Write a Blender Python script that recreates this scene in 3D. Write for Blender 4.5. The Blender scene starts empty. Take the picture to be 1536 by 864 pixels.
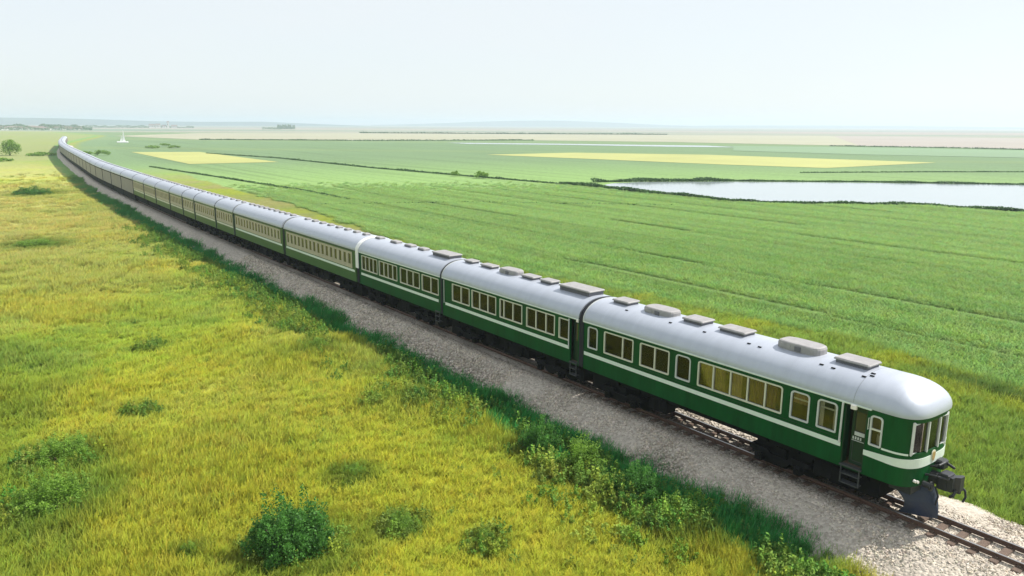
import bpy, math, random
import numpy as np
random.seed(7)
scene = bpy.context.scene
COL = scene.collection
R = math.radians

# ------------------------------------------------------------------ camera
F_PX, CAM_H, HORIZON, ROLL = 1137.4, 12.5, 187.3, 0.0055
PITCH = math.atan((432 - HORIZON) / F_PX)
cam_d = bpy.data.cameras.new("camera")
cam = bpy.data.objects.new("camera", cam_d)
COL.objects.link(cam)
cam_d.sensor_width = 36
cam_d.lens = 36 * F_PX / 1536
cam_d.clip_start = 0.1
cam_d.clip_end = 40000
cam.location = (0, 0, CAM_H)
cam.rotation_mode = 'XYZ'
from mathutils import Matrix, Vector
fw = Vector((0, math.cos(PITCH), -math.sin(PITCH)))
up = Vector((0, math.sin(PITCH), math.cos(PITCH)))
rt = Vector((1, 0, 0))
rt2 = rt * math.cos(ROLL) + up * math.sin(ROLL)
up2 = up * math.cos(ROLL) - rt * math.sin(ROLL)
m = Matrix((rt2, up2, -fw)).transposed()
cam.rotation_euler = m.to_euler()
scene.camera = cam

# ------------------------------------------------------------------ track frame
PHI = 0.6417
D2 = np.array([-math.sin(PHI), math.cos(PHI)])      # away from the camera along the track
N2 = np.array([-math.cos(PHI), -math.sin(PHI)])     # towards the camera side
O2 = np.array([12.224, 24.645])
_s = np.array([-60, 0, 60, 95, 130, 170, 219, 270, 346, 412, 507, 600, 900.])
_o = np.array([0, 0, -.1, -.5, -1.5, -2.9, -6.5, -10.1, -16.2, -23.4, -35.6, -50, -115.])
_k = np.polyfit(np.clip((_s - 40), 0, None)[1:], _o[1:], 4)
_ss = np.linspace(-80, 900, 1961)
_oo = np.interp(_ss, _s, _o)
_w = np.hanning(121); _w /= _w.sum()
_oo = np.convolve(np.pad(_oo, 60, mode='edge'), _w, mode='valid')
def off(s): return np.interp(s, _ss, _oo)
def TP(s, o=0.0):
    s = np.asarray(s, float)
    c = off(s) + o
    return np.stack([O2[0] + D2[0] * s + N2[0] * c, O2[1] + D2[1] * s + N2[1] * c], -1)
def SO(x, y):                                        # world -> along / offset from the track centre
    rx, ry = x - O2[0], y - O2[1]
    s = rx * D2[0] + ry * D2[1]
    return s, rx * N2[0] + ry * N2[1] - off(s)

# ------------------------------------------------------------------ light
SUN_EL, SUN_ALPHA = R(48), R(20)
sh = -N2 * math.cos(SUN_ALPHA) - D2 * math.sin(SUN_ALPHA)
sun_dir = Vector((sh[0] * math.cos(SUN_EL), sh[1] * math.cos(SUN_EL), math.sin(SUN_EL)))
world = bpy.data.worlds.new("World")
scene.world = world
world.use_nodes = True
wn = world.node_tree
bg = wn.nodes['Background']
sky = wn.nodes.new('ShaderNodeTexSky')
sky.sky_type = 'NISHITA'
sky.sun_disc = False
sky.sun_elevation = SUN_EL
sky.sun_rotation = math.atan2(sun_dir.x, sun_dir.y)
sky.altitude = 0
sky.air_density = 1.0
sky.dust_density = 1.2
sky.ozone_density = 1.5
# thin bright veil of high cloud over the clear sky
_tc = wn.nodes.new('ShaderNodeTexCoord'); _mp = wn.nodes.new('ShaderNodeMapping'); _mp.inputs['Scale'].default_value = (1, 1, 3.5)
_nz = wn.nodes.new('ShaderNodeTexNoise'); _nz.inputs['Scale'].default_value = 1.6; _nz.inputs['Detail'].default_value = 5; _nz.inputs['Distortion'].default_value = .3
wn.links.new(_tc.outputs['Generated'], _mp.inputs[0]); wn.links.new(_mp.outputs[0], _nz.inputs['Vector'])
_mr = wn.nodes.new('ShaderNodeMapRange'); _mr.inputs['From Min'].default_value = .3; _mr.inputs['From Max'].default_value = .7
_mr.inputs['To Min'].default_value = .74; _mr.inputs['To Max'].default_value = .92
wn.links.new(_nz.outputs['Fac'], _mr.inputs[0])
_mx = wn.nodes.new('ShaderNodeMix'); _mx.data_type = 'RGBA'
wn.links.new(_mr.outputs[0], _mx.inputs[0]); wn.links.new(sky.outputs[0], _mx.inputs[6]); _mx.inputs[7].default_value = (4.4, 4.62, 4.78, 1)
wn.links.new(_mx.outputs[2], bg.inputs[0])
bg.inputs[1].default_value = 0.12
sd = bpy.data.lights.new("sun", 'SUN')
sd.energy = 4.0
sd.angle = R(0.6)
sd.color = (1.0, 0.955, 0.88)
so = bpy.data.objects.new("sun", sd)
so.rotation_euler = sun_dir.to_track_quat('Z', 'Y').to_euler()
COL.objects.link(so)

scene.view_settings.view_transform = 'Standard'
scene.view_settings.look = 'None'
scene.view_settings.exposure = 0.74
scene.view_settings.gamma = 1
scene.cycles.use_denoising = True
scene.cycles.max_bounces = 6
scene.cycles.diffuse_bounces = 3
scene.cycles.glossy_bounces = 3
scene.cycles.transparent_max_bounces = 10
scene.cycles.volume_bounces = 1
scene.cycles.sample_clamp_indirect = 4

# ------------------------------------------------------------------ noise in python (for plant colours and ground relief)
_T = np.random.default_rng(5).random((256, 256))
def vn(x, y):
    xi, yi = np.floor(x).astype(int), np.floor(y).astype(int)
    fx, fy = x - xi, y - yi
    fx = fx * fx * (3 - 2 * fx); fy = fy * fy * (3 - 2 * fy)
    g = lambda a, b: _T[a & 255, b & 255]
    return (g(xi, yi) * (1 - fx) + g(xi + 1, yi) * fx) * (1 - fy) + (g(xi, yi + 1) * (1 - fx) + g(xi + 1, yi + 1) * fx) * fy
def fbm(x, y, sc, oc=4):
    a, t, s = 0, 0, 1
    for i in range(oc):
        a = a + vn(x / sc * s + 17.3 * i, y / sc * s + 5.1 * i) / s
        t += 1 / s; s *= 2
    return a / t                                    # 0..1, mean .5
def sst(a, b, x):
    t = np.clip((x - a) / (b - a), 0, 1); return t * t * (3 - 2 * t)
def lerp(a, b, t): return a + (b - a) * np.asarray(t)[..., None]

# ------------------------------------------------------------------ materials
def new_mat(name):
    m = bpy.data.materials.new(name); m.use_nodes = True
    return m, m.node_tree, m.node_tree.nodes['Principled BSDF']
def mat(name, col, rough=.6, metal=0., var=0., vscale=3., spec=.5, bump=0., bscale=20., coat=0., dirt=None, stretch=None):
    m, nt, p = new_mat(name)
    p.inputs['Base Color'].default_value = (*col, 1)
    p.inputs['Roughness'].default_value = rough
    p.inputs['Metallic'].default_value = metal
    p.inputs['Specular IOR Level'].default_value = spec
    p.inputs['Coat Weight'].default_value = coat
    p.inputs['Coat Roughness'].default_value = .15
    N = nt.nodes.new; L = nt.links.new
    if var or dirt:
        tc = N('ShaderNodeTexCoord'); ns = N('ShaderNodeTexNoise')
        ns.inputs['Scale'].default_value = vscale; ns.inputs['Detail'].default_value = 6
        ns.inputs['Roughness'].default_value = .65
        if stretch:
            mp = N('ShaderNodeMapping'); mp.inputs['Scale'].default_value = stretch; L(tc.outputs['Object'], mp.inputs[0]); L(mp.outputs[0], ns.inputs['Vector'])
        else: L(tc.outputs['Object'], ns.inputs['Vector'])
        cr = N('ShaderNodeValToRGB')
        cr.color_ramp.elements[0].position = .3; cr.color_ramp.elements[1].position = .7
        d = dirt or tuple(c * (1 - var) for c in col)
        cr.color_ramp.elements[0].color = (*d, 1)
        cr.color_ramp.elements[1].color = (*[min(1, c * (1 + var * .6)) for c in col], 1)
        L(ns.outputs['Fac'], cr.inputs[0]); L(cr.outputs[0], p.inputs['Base Color'])
        mr = N('ShaderNodeMapRange'); mr.inputs['To Min'].default_value = max(.03, rough - .08); mr.inputs['To Max'].default_value = min(1, rough + .12)
        L(ns.outputs['Fac'], mr.inputs[0]); L(mr.outputs[0], p.inputs['Roughness'])
    if bump:
        tc = N('ShaderNodeTexCoord'); nb = N('ShaderNodeTexNoise'); nb.inputs['Scale'].default_value = bscale
        nb.inputs['Detail'].default_value = 5
        L(tc.outputs['Object'], nb.inputs['Vector'])
        b = N('ShaderNodeBump'); b.inputs['Strength'].default_value = bump; b.inputs['Distance'].default_value = .05
        L(nb.outputs['Fac'], b.inputs['Height']); L(b.outputs[0], p.inputs['Normal'])
    return m
def glass_mat(name, tint=(.8, .85, .8), dark=False):
    m, nt, p = new_mat(name)
    nt.nodes.remove(p)
    N = nt.nodes.new; L = nt.links.new
    out = nt.nodes['Material Output']
    tr = N('ShaderNodeBsdfTransparent'); tr.inputs[0].default_value = (*tint, 1)
    gl = N('ShaderNodeBsdfGlossy'); gl.inputs['Roughness'].default_value = .04
    fr = N('ShaderNodeFresnel'); fr.inputs[0].default_value = 1.5
    mx = N('ShaderNodeMixShader')
    L(fr.outputs[0], mx.inputs[0]); L(tr.outputs[0], mx.inputs[1]); L(gl.outputs[0], mx.inputs[2]); L(mx.outputs[0], out.inputs[0])
    return m
M = {}
M['green'] = mat('green_paint', (.001, .066, .014), .42, var=.32, vscale=1.6, coat=.0, spec=.2, stretch=(1.6, 1.6, .25))
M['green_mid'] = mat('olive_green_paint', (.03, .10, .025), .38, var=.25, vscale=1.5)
M['green_dark'] = mat('dark_green_paint', (.004, .03, .012), .4, var=.2)
M['silver'] = mat('silver_roof_paint', (.43, .46, .525), .36, metal=.22, var=.07, vscale=1.5, stretch=(2.2, .35, .35))
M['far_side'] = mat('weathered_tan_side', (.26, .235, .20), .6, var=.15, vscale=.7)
M['cream'] = mat('cream_paint', (.62, .62, .50), .45, var=.1)
M['tan'] = mat('tan_paint', (.42, .38, .27), .5, var=.15)
M['stripe'] = mat('pale_stripe_paint', (.66, .74, .66), .4, var=.06)
M['lightgrey'] = mat('light_grey_paint', (.55, .57, .55), .45, var=.1)
M['vent'] = mat('greyish_pink_vent_metal', (.29, .28, .28), .6, var=.18, vscale=4)
M['ventdark'] = mat('vent_louvre_dark', (.12, .12, .14), .6)
M['black'] = mat('black_underframe', (.004, .0045, .006), .8, var=.5, vscale=6, dirt=(.008, .0075, .007), spec=.12)
M['rubber'] = mat('bellows_rubber', (.02, .022, .03), .7, var=.2, vscale=8)
M['steel'] = mat('dark_blue_steel', (.012, .022, .055), .5, var=.4, vscale=3, dirt=(.035, .042, .06), spec=.4)
M['coupler'] = mat('oily_cast_iron', (.012, .014, .018), .42, var=.5, vscale=9, dirt=(.03, .03, .034), spec=.5)
M['bright'] = mat('bright_steel', (.45, .45, .45), .35, metal=.8)
M['rail'] = mat('rusty_rail', (.10, .055, .038), .65, var=.3, vscale=8)
M['railtop'] = mat('polished_rail_head', (.42, .40, .38), .28, metal=.9)
M['sleeper'] = mat('weathered_sleeper', (.13, .088, .065), .85, var=.35, vscale=9, bump=.6, bscale=30)
M['curtain'] = mat('olive_brown_curtain', (.26, .17, .09), .9, var=.2, vscale=2)
M['curtain_brown'] = mat('brown_curtain', (.15, .085, .05), .9, var=.25, vscale=2)
M['curtain_ochre'] = mat('ochre_curtain', (.36, .25, .14), .9, var=.2, vscale=2)
M['curtain_pale'] = mat('pale_curtain', (.55, .53, .45), .9, var=.1)
M['interior'] = mat('brown_panelling', (.11, .075, .04), .6, var=.3)
M['seat'] = mat('cream_seat', (.5, .47, .40), .8)
M['glass'] = glass_mat('window_glass', (.90, .89, .86))
M['glassdark'] = mat('dark_window', (.03, .032, .028), .12, spec=.8)
M['gold'] = mat('gold_emblem', (.50, .33, .14), .4, metal=.3, var=.3, vscale=14)
M['white'] = mat('white_paint', (.8, .8, .8), .5)
M['lamp'] = mat('lamp_lens', (.85, .8, .75), .2)
M['wall_white'] = mat('white_render', (.75, .74, .70), .8, var=.08)
M['roof_tile'] = mat('weathered_tile', (.20, .15, .13), .85, var=.2)
M['trunk'] = mat('bark', (.09, .065, .045), .9, var=.3, vscale=10)

def leaf_mat(name, col, var=.35, trans=.35, sc=1.5):
    m, nt, p = new_mat(name)
    N = nt.nodes.new; L = nt.links.new
    out = nt.nodes['Material Output']
    g = N('ShaderNodeNewGeometry'); ns = N('ShaderNodeTexNoise'); ns.inputs['Scale'].default_value = sc; ns.inputs['Detail'].default_value = 4
    L(g.outputs['Position'], ns.inputs['Vector'])
    cr = N('ShaderNodeValToRGB'); cr.color_ramp.elements[0].position = .32; cr.color_ramp.elements[1].position = .68
    cr.color_ramp.elements[0].color = (*[c * (1 - var) for c in col], 1)
    cr.color_ramp.elements[1].color = (col[0] * (1 + var), col[1] * (1 + var * .7), col[2], 1)
    L(ns.outputs['Fac'], cr.inputs[0]); L(cr.outputs[0], p.inputs['Base Color'])
    p.inputs['Roughness'].default_value = .55; p.inputs['Specular IOR Level'].default_value = .25
    tr = N('ShaderNodeBsdfTranslucent'); L(cr.outputs[0], tr.inputs[0])
    mx = N('ShaderNodeMixShader'); mx.inputs[0].default_value = trans
    L(p.outputs[0], mx.inputs[1]); L(tr.outputs[0], mx.inputs[2]); L(mx.outputs[0], out.inputs[0])
    return m
M['leaf_dark'] = leaf_mat('dark_green_leaves', (.085, .25, .06), sc=5, var=.6, trans=.45)
M['leaf_mid'] = leaf_mat('mid_green_leaves', (.19, .36, .06), sc=5, var=.5, trans=.45)
M['leaf_far'] = leaf_mat('hedge_leaves', (.075, .16, .06), sc=.3)

def soft_normal(nt, p, tr, k):
    """thin curling blades scatter light like a soft canopy: lean the shading normal upwards"""
    g = nt.nodes.new('ShaderNodeNewGeometry'); m = nt.nodes.new('ShaderNodeMix'); m.data_type = 'VECTOR'; m.inputs[0].default_value = k
    nt.links.new(g.outputs['Normal'], m.inputs[4]); m.inputs[5].default_value = (0, 0, 1)
    n = nt.nodes.new('ShaderNodeVectorMath'); n.operation = 'NORMALIZE'; nt.links.new(m.outputs[1], n.inputs[0])
    nt.links.new(n.outputs[0], p.inputs['Normal']); nt.links.new(n.outputs[0], tr.inputs['Normal'])
def blade_mat(name, attr='col', soft=.85):
    """grass: the plant's own colour comes with each tuft (attribute on the instances)"""
    m, nt, p = new_mat(name)
    N = nt.nodes.new; L = nt.links.new
    out = nt.nodes['Material Output']
    a = N('ShaderNodeAttribute'); a.attribute_type = 'INSTANCER'; a.attribute_name = attr
    oi = N('ShaderNodeNewGeometry'); ns = N('ShaderNodeTexNoise'); ns.inputs['Scale'].default_value = 2.2; ns.inputs['Detail'].default_value = 3
    L(oi.outputs['Position'], ns.inputs['Vector'])
    mr = N('ShaderNodeMapRange'); mr.inputs['From Min'].default_value = .3; mr.inputs['From Max'].default_value = .7
    mr.inputs['To Min'].default_value = .9; mr.inputs['To Max'].default_value = 1.1
    L(ns.outputs['Fac'], mr.inputs[0])
    vm = N('ShaderNodeVectorMath'); vm.operation = 'SCALE'
    L(a.outputs['Vector'], vm.inputs[0]); L(mr.outputs[0], vm.inputs['Scale'])
    L(vm.outputs[0], p.inputs['Base Color'])
    p.inputs['Roughness'].default_value = .7; p.inputs['Specular IOR Level'].default_value = .08
    tr = N('ShaderNodeBsdfTranslucent'); L(vm.outputs[0], tr.inputs[0])
    if soft: soft_normal(nt, p, tr, soft)
    mx = N('ShaderNodeMixShader'); mx.inputs[0].default_value = .5
    L(p.outputs[0], mx.inputs[1]); L(tr.outputs[0], mx.inputs[2]); L(mx.outputs[0], out.inputs[0])
    return m
M['blade'] = blade_mat('grass_blades')

# ------------------------------------------------------------------ mesh helpers
class MB:
    def __init__(s): s.v = []; s.f = []; s.mi = []; s.sm = []
    def add(s, vs, fs, mi=0, smooth=False):
        b = len(s.v); s.v.extend([tuple(map(float, v)) for v in vs])
        s.f.extend([tuple(b + i for i in f) for f in fs]); s.mi.extend([mi] * len(fs)); s.sm.extend([smooth] * len(fs))
    def box(s, x0, x1, y0, y1, z0, z1, mi=0, bev=0.):
        if bev:
            b = bev
            P = [(x0 + b, y0, z0), (x1 - b, y0, z0), (x1, y0 + b, z0), (x1, y1 - b, z0), (x1 - b, y1, z0), (x0 + b, y1, z0), (x0, y1 - b, z0), (x0, y0 + b, z0)]
            cx, cy = (x0 + x1) / 2, (y0 + y1) / 2
            vs = P + [(p[0], p[1], z1 - b) for p in P] + [(cx + (p[0] - cx) * (1 - 2 * b / (x1 - x0)), cy + (p[1] - cy) * (1 - 2 * b / (y1 - y0)), z1) for p in P]
            fs = [tuple(range(7, -1, -1)), tuple(range(16, 24))]
            for k in (0, 8):
                fs += [(k + i, k + (i + 1) % 8, k + 8 + (i + 1) % 8, k + 8 + i) for i in range(8)]
            s.add(vs, fs, mi); return
        vs = [(x, y, z) for x in (x0, x1) for y in (y0, y1) for z in (z0, z1)]
        s.add(vs, [(0, 1, 3, 2), (4, 6, 7, 5), (0, 4, 5, 1), (2, 3, 7, 6), (0, 2, 6, 4), (1, 5, 7, 3)], mi)
    def cyl(s, c, r, ax, h, n=14, mi=0, r2=None, smooth=True):
        r2 = r if r2 is None else r2
        c = Vector(c); a = Vector(ax).normalized()
        u = a.orthogonal().normalized(); w = a.cross(u)
        vs = []
        for k, rr in ((0, r), (1, r2)):
            for i in range(n):
                t = 2 * math.pi * i / n
                vs.append(c + a * (k * h) + (u * math.cos(t) + w * math.sin(t)) * rr)
        s.add(vs, [(i, (i + 1) % n, n + (i + 1) % n, n + i) for i in range(n)], mi, smooth)
        s.add(vs, [tuple(range(n - 1, -1, -1)), tuple(range(n, 2 * n))], mi)
    def tube(s, pts, r, n=8, mi=0):
        for a, b in zip(pts[:-1], pts[1:]):
            a = Vector(a); b = Vector(b); s.cyl(a, r, b - a, (b - a).length, n, mi)
    def prism(s, poly, h0, h1, fn, mi=0):
        """poly in 2-D, fn(u, v, h) -> point"""
        n = len(poly)
        vs = [fn(u, v, h0) for u, v in poly] + [fn(u, v, h1) for u, v in poly]
        s.add(vs, [tuple(range(n - 1, -1, -1)), tuple(range(n, 2 * n))] + [(i, (i + 1) % n, n + (i + 1) % n, n + i) for i in range(n)], mi)
    def build(s, name, mats, parent=None):
        me = bpy.data.meshes.new(name)
        me.from_pydata(s.v, [], s.f)
        if not isinstance(mats, (list, tuple)): mats = [mats]
        for q in mats: me.materials.append(q)
        me.polygons.foreach_set('material_index', s.mi)
        me.polygons.foreach_set('use_smooth', s.sm)
        me.update()
        o = bpy.data.objects.new(name, me); COL.objects.link(o)
        if parent is not None: o.parent = parent
        return o
def tag(o, label=None, cat=None, group=None, kind=None):
    if label: o['label'] = label
    if cat: o['category'] = cat
    if group: o['group'] = group
    if kind: o['kind'] = kind
    return o
def empty(name, loc=(0, 0, 0), rz=0.):
    o = bpy.data.objects.new(name, None); o.location = loc; o.rotation_euler = (0, 0, rz); o.empty_display_size = .3
    COL.objects.link(o); return o
def np_mesh(name, V, Fq, mats, parent=None, smooth=False, attrs=None):
    me = bpy.data.meshes.new(name)
    V = np.asarray(V, np.float32); Fq = np.asarray(Fq, np.int32)
    me.vertices.add(len(V)); me.vertices.foreach_set('co', V.ravel())
    k = Fq.shape[1]
    me.loops.add(Fq.size); me.loops.foreach_set('vertex_index', Fq.ravel())
    me.polygons.add(len(Fq)); me.polygons.foreach_set('loop_start', np.arange(len(Fq), dtype=np.int32) * k)
    me.polygons.foreach_set('use_smooth', np.full(len(Fq), smooth))
    for q in (mats if isinstance(mats, (list, tuple)) else [mats]): me.materials.append(q)
    for nm, arr in (attrs or {}).items():
        arr = np.asarray(arr, np.float32)
        at = me.attributes.new(nm, 'FLOAT_VECTOR' if arr.ndim == 2 else 'FLOAT', 'POINT')
        at.data.foreach_set('vector' if arr.ndim == 2 else 'value', arr.ravel())
    me.update(calc_edges=True); me.validate()
    o = bpy.data.objects.new(name, me); COL.objects.link(o)
    if parent is not None: o.parent = parent
    return o
# ------------------------------------------------------------------ ground relief and plant colours
SHRUBS = [  # along, offset, width, height, kind, label
 (9.9, 16.8, 2.8, 1.75, 0, 'biggest dark green bush in the yellow meadow, nearest to the photographer'),
 (8.9, 13.2, 1.3, .7, 1, 'small round bush just right of the biggest dark bush in the meadow'),
 (10.8, 5.6, 2.0, 1.25, 0, 'dark leafy bush against the dark green verge, left of the two largest verge bushes'),
 (8.3, 5.5, 2.4, 1.5, 1, 'tall light green bush on the verge below the first carriage'),
 (5.4, 5.4, 2.0, 1.2, 0, 'dark low bush at the right end of the row of verge bushes'),
 (18.8, 6.9, 1.2, .7, 0, 'small dark round bush in pale grass near the verge below the third carriage'),
 (17.6, 22.9, 2.6, 1.6, 1, 'wide feathery green bush at the left edge of the meadow foreground'),
 (21.8, 22.0, 2.4, 1.2, 1, 'green weed patch behind the feathery bush at left'),
 (36.7, 7.1, 1.7, .7, 1, 'low green bush beside the verge, fourth carriage behind it'),
 (30.4, 7.4, 2.0, .75, 1, 'spreading dark bush in grass, third carriage behind it'),
 (59.6, 6.4, 2.2, .8, 1, 'small bush beside the far bend of the verge'),
 (25.4, 18.4, 1.2, .5, 1, 'little green weed clump in the middle of the left meadow'),
 (6.3, 11.6, 1.1, .6, 1, 'small weed clump low in the centre of the meadow'),
 (3.4, 4.9, 2.6, .9, 1, 'long leafy green weed clump at the verge near the bottom of the meadow'),
 (20.0, 9.0, .9, .4, 1, 'tiny green tuft standing alone in the yellow grass'),
 (37.0, 15.5, 1.3, .5, 1, 'small green clump in the distant middle of the meadow'),
 (88.0, 17.5, 4.5, .8, 1, 'low spread of green weeds in the far left meadow'),
 (159, 13.5, 7.0, 1.4, 0, 'long dark weed thicket far away at left'),
 (11.8, 19.6, .9, .5, 1, 'small weed tuft behind the biggest bush in the meadow'),
 (13.5, 12.9, 1.0, .5, 1, 'small green clump in grass above the round bush'),
]
SH = np.array([[TP(a, b)[0], TP(a, b)[1], w] for a, b, w, *_ in SHRUBS])
RNG = np.random.default_rng(11)

def crop_edge(s): return -np.interp(s, [-60, 1, 13, 25, 45, 66, 90, 120, 240, 900], [18.0, 19.0, 21, 20, 17.5, 17.5, 20, 22.5, 22, 24])
def relief(x, y):
    s, o = SO(x, y)
    z = np.interp(o, [-4.6, -3.4, 3.0, 4.6], [-1, -1.05, -1.05, -1.0])
    r = np.hypot(x, y)
    w = sst(4.5, 9, o) * (1 - sst(220, 420, r))
    z = z + w * ((fbm(x, y, 15, 3) - .5) * 1.1 + (fbm(x + 50, y, 4, 2) - .5) * .28)
    z = z + sst(4.5, 16, o) * -.25 * (1 - sst(220, 420, r))
    z = z - .06 * sst(-3.2, -5, o)
    return z
def rowgap(x, y):
    """dark gaps between crop rows, running with the railway"""
    s, o = SO(x, y)
    q = o + .15 * s * 0 + (fbm(x, y, 40, 2) - .5) * 2.2
    g = .5 + .5 * np.cos(q * 2 * math.pi / 1.9)
    tram = np.exp(-((((q + 3) % 9.3) - 4.6) / .34) ** 2) * sst(.45, .6, fbm(s, q * 12, 46, 2))
    return np.clip(.62 * g ** 4 * (.35 + 1.1 * sst(.35, .65, fbm(s * .25, q, 7, 2))) + tram, 0, 1)
def plant_col(x, y):
    s, o = SO(x, y); r = np.hypot(x, y)
    n0 = fbm(x, y, 34, 3); n1 = fbm(x + 90, y, 11, 4); n2 = fbm(x, y + 40, 2.6, 4)
    Y = np.array([.415, .43, .045]); Y2 = np.array([.34, .42, .05]); G = np.array([.21, .35, .05]); T = np.array([.44, .41, .13]); DG = np.array([.06, .31, .07])
    c = lerp(Y, Y2, sst(.35, .65, n1))
    c = lerp(c, G, .65 * sst(.54, .74, n2 * .55 + n1 * .45))
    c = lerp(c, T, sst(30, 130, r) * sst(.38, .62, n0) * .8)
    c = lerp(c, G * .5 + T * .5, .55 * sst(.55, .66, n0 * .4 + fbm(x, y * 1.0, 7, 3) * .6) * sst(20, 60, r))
    c = lerp(c, T * 1.05, .55 * np.exp(-((o - 13 - .06 * s) / 4.5) ** 2) * sst(35, 120, s))
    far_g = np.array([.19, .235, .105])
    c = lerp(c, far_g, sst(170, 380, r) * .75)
    # wetter green growth round the bushes
    for (sx, sy, w) in SH:
        d = np.hypot(x - sx, y - sy)
        c = lerp(c, G * .55, .8 * (1 - sst(w * .35, w * 1.25, d + (n2 - .5) * 1.6)))
    # left edge drift of green
    c = lerp(c, G * .8, .6 * sst(.50, .62, fbm(x * 1.0 + 7, y, 9, 3)) * sst(17, 22, o) * (1 - sst(45, 70, r)))
    vb = 4.9 + 1.2 * np.exp(-((s - 9) / 6.) ** 2) + (fbm(s, o * 0, 5, 3) - .5) * 3.0 + .5 * sst(4, -3, s)
    c = lerp(c, DG, (1 - sst(vb - .25, vb + .25, o)) * sst(-2.5, 0, s) * (1 - .5 * sst(90, 260, s)))
    # far side of the track
    F = lerp(np.array([.32, .385, .04]), np.array([.22, .33, .05]), sst(.42, .6, n2 * .5 + n1 * .5))
    F = lerp(F, np.array([.33, .33, .10]), sst(40, 120, r) * sst(.35, .6, n1))
    F = F * (1 - .22 * sst(60, 110, r))[..., None]
    ce = crop_edge(s) + (fbm(x, y, 6, 3) - .5) * 3.0
    F = lerp(F, np.array([.05, .12, .03]), .8 * np.exp(-((o - ce - 1.5) / 1.1) ** 2) * sst(9, 3, s))
    cn = fbm(x, y, 60, 3); cm = fbm(x + 33, y, 3.0, 3)
    C = lerp(np.array([.18, .325, .083]), np.array([.215, .35, .09]), sst(.35, .65, cn))
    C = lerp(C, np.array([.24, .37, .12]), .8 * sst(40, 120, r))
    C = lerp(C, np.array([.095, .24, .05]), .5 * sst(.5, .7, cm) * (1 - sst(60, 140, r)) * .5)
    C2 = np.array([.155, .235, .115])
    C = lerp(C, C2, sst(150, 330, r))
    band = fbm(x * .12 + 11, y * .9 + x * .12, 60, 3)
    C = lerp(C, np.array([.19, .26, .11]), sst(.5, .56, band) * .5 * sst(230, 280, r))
    F = lerp(F, C, np.maximum(sst(.3, -.3, o - ce), sst(150, 260, s) * sst(-2, -9, o)))
    c = np.where((o < 0)[..., None], F, c)
    # the plain beyond: pale stubble, pinkish soil and grey green strips
    b = fbm(x * .16, y * 1.0 + x * .05, 260, 4)
    P = lerp(np.array([.32, .31, .24]), np.array([.18, .24, .17]), sst(.46, .52, b))
    P = lerp(P, np.array([.34, .29, .25]), sst(.55, .6, fbm(x * .1 + 900, y, 210, 3)) * .8)
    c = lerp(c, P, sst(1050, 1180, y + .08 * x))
    return c, (o < ce) & (o < 0)

def ground_shader():
    m, nt, p = new_mat('soil_and_grass')
    N = nt.nodes.new; L = nt.links.new
    a = N('ShaderNodeAttribute'); a.attribute_name = 'col'
    g = N('ShaderNodeNewGeometry')
    n1 = N('ShaderNodeTexNoise'); n1.inputs['Scale'].default_value = .9; n1.inputs['Detail'].default_value = 8; n1.inputs['Roughness'].default_value = .7
    L(g.outputs['Position'], n1.inputs['Vector'])
    mr = N('ShaderNodeMapRange'); mr.inputs['From Min'].default_value = .3; mr.inputs['From Max'].default_value = .7; mr.inputs['To Min'].default_value = .72; mr.inputs['To Max'].default_value = 1.22
    L(n1.outputs['Fac'], mr.inputs[0])
    # long streaks along the railway where crops are drilled
    mp = N('ShaderNodeMapping'); mp.inputs['Rotation'].default_value = (0, 0, -PHI)
    L(g.outputs['Position'], mp.inputs[0])
    m2 = N('ShaderNodeMapping'); m2.inputs['Scale'].default_value = (.33, .006, 1)
    L(mp.outputs[0], m2.inputs[0])
    n2 = N('ShaderNodeTexNoise'); n2.inputs['Scale'].default_value = 1; n2.inputs['Detail'].default_value = 5; n2.inputs['Roughness'].default_value = .6
    n2.inputs['Distortion'].default_value = .4
    L(m2.outputs[0], n2.inputs['Vector'])
    mr2 = N('ShaderNodeMapRange'); mr2.inputs['From Min'].default_value = .36; mr2.inputs['From Max'].default_value = .5; mr2.inputs['To Min'].default_value = .80; mr2.inputs['To Max'].default_value = 1.03
    L(n2.outputs['Fac'], mr2.inputs[0])
    ac = N('ShaderNodeAttribute'); ac.attribute_name = 'crop'
    mix = N('ShaderNodeMix'); mix.data_type = 'FLOAT'
    L(ac.outputs['Fac'], mix.inputs[0]); mix.inputs[2].default_value = 1; L(mr2.outputs[0], mix.inputs[3])
    mm = N('ShaderNodeMath'); mm.operation = 'MULTIPLY'; L(mr.outputs[0], mm.inputs[0]); L(mix.outputs[0], mm.inputs[1])
    vm = N('ShaderNodeVectorMath'); vm.operation = 'SCALE'; L(a.outputs['Vector'], vm.inputs[0]); L(mm.outputs[0], vm.inputs['Scale'])
    L(vm.outputs[0], p.inputs['Base Color'])
    p.inputs['Roughness'].default_value = .9; p.inputs['Specular IOR Level'].default_value = .1
    nb = N('ShaderNodeTexNoise'); nb.inputs['Scale'].default_value = 5; nb.inputs['Detail'].default_value = 6
    L(g.outputs['Position'], nb.inputs['Vector'])
    b = N('ShaderNodeBump'); b.inputs['Strength'].default_value = .7; b.inputs['Distance'].default_value = .12
    L(nb.outputs['Fac'], b.inputs['Height']); L(b.outputs[0], p.inputs['Normal'])
    return m
M['ground'] = ground_shader()
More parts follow.
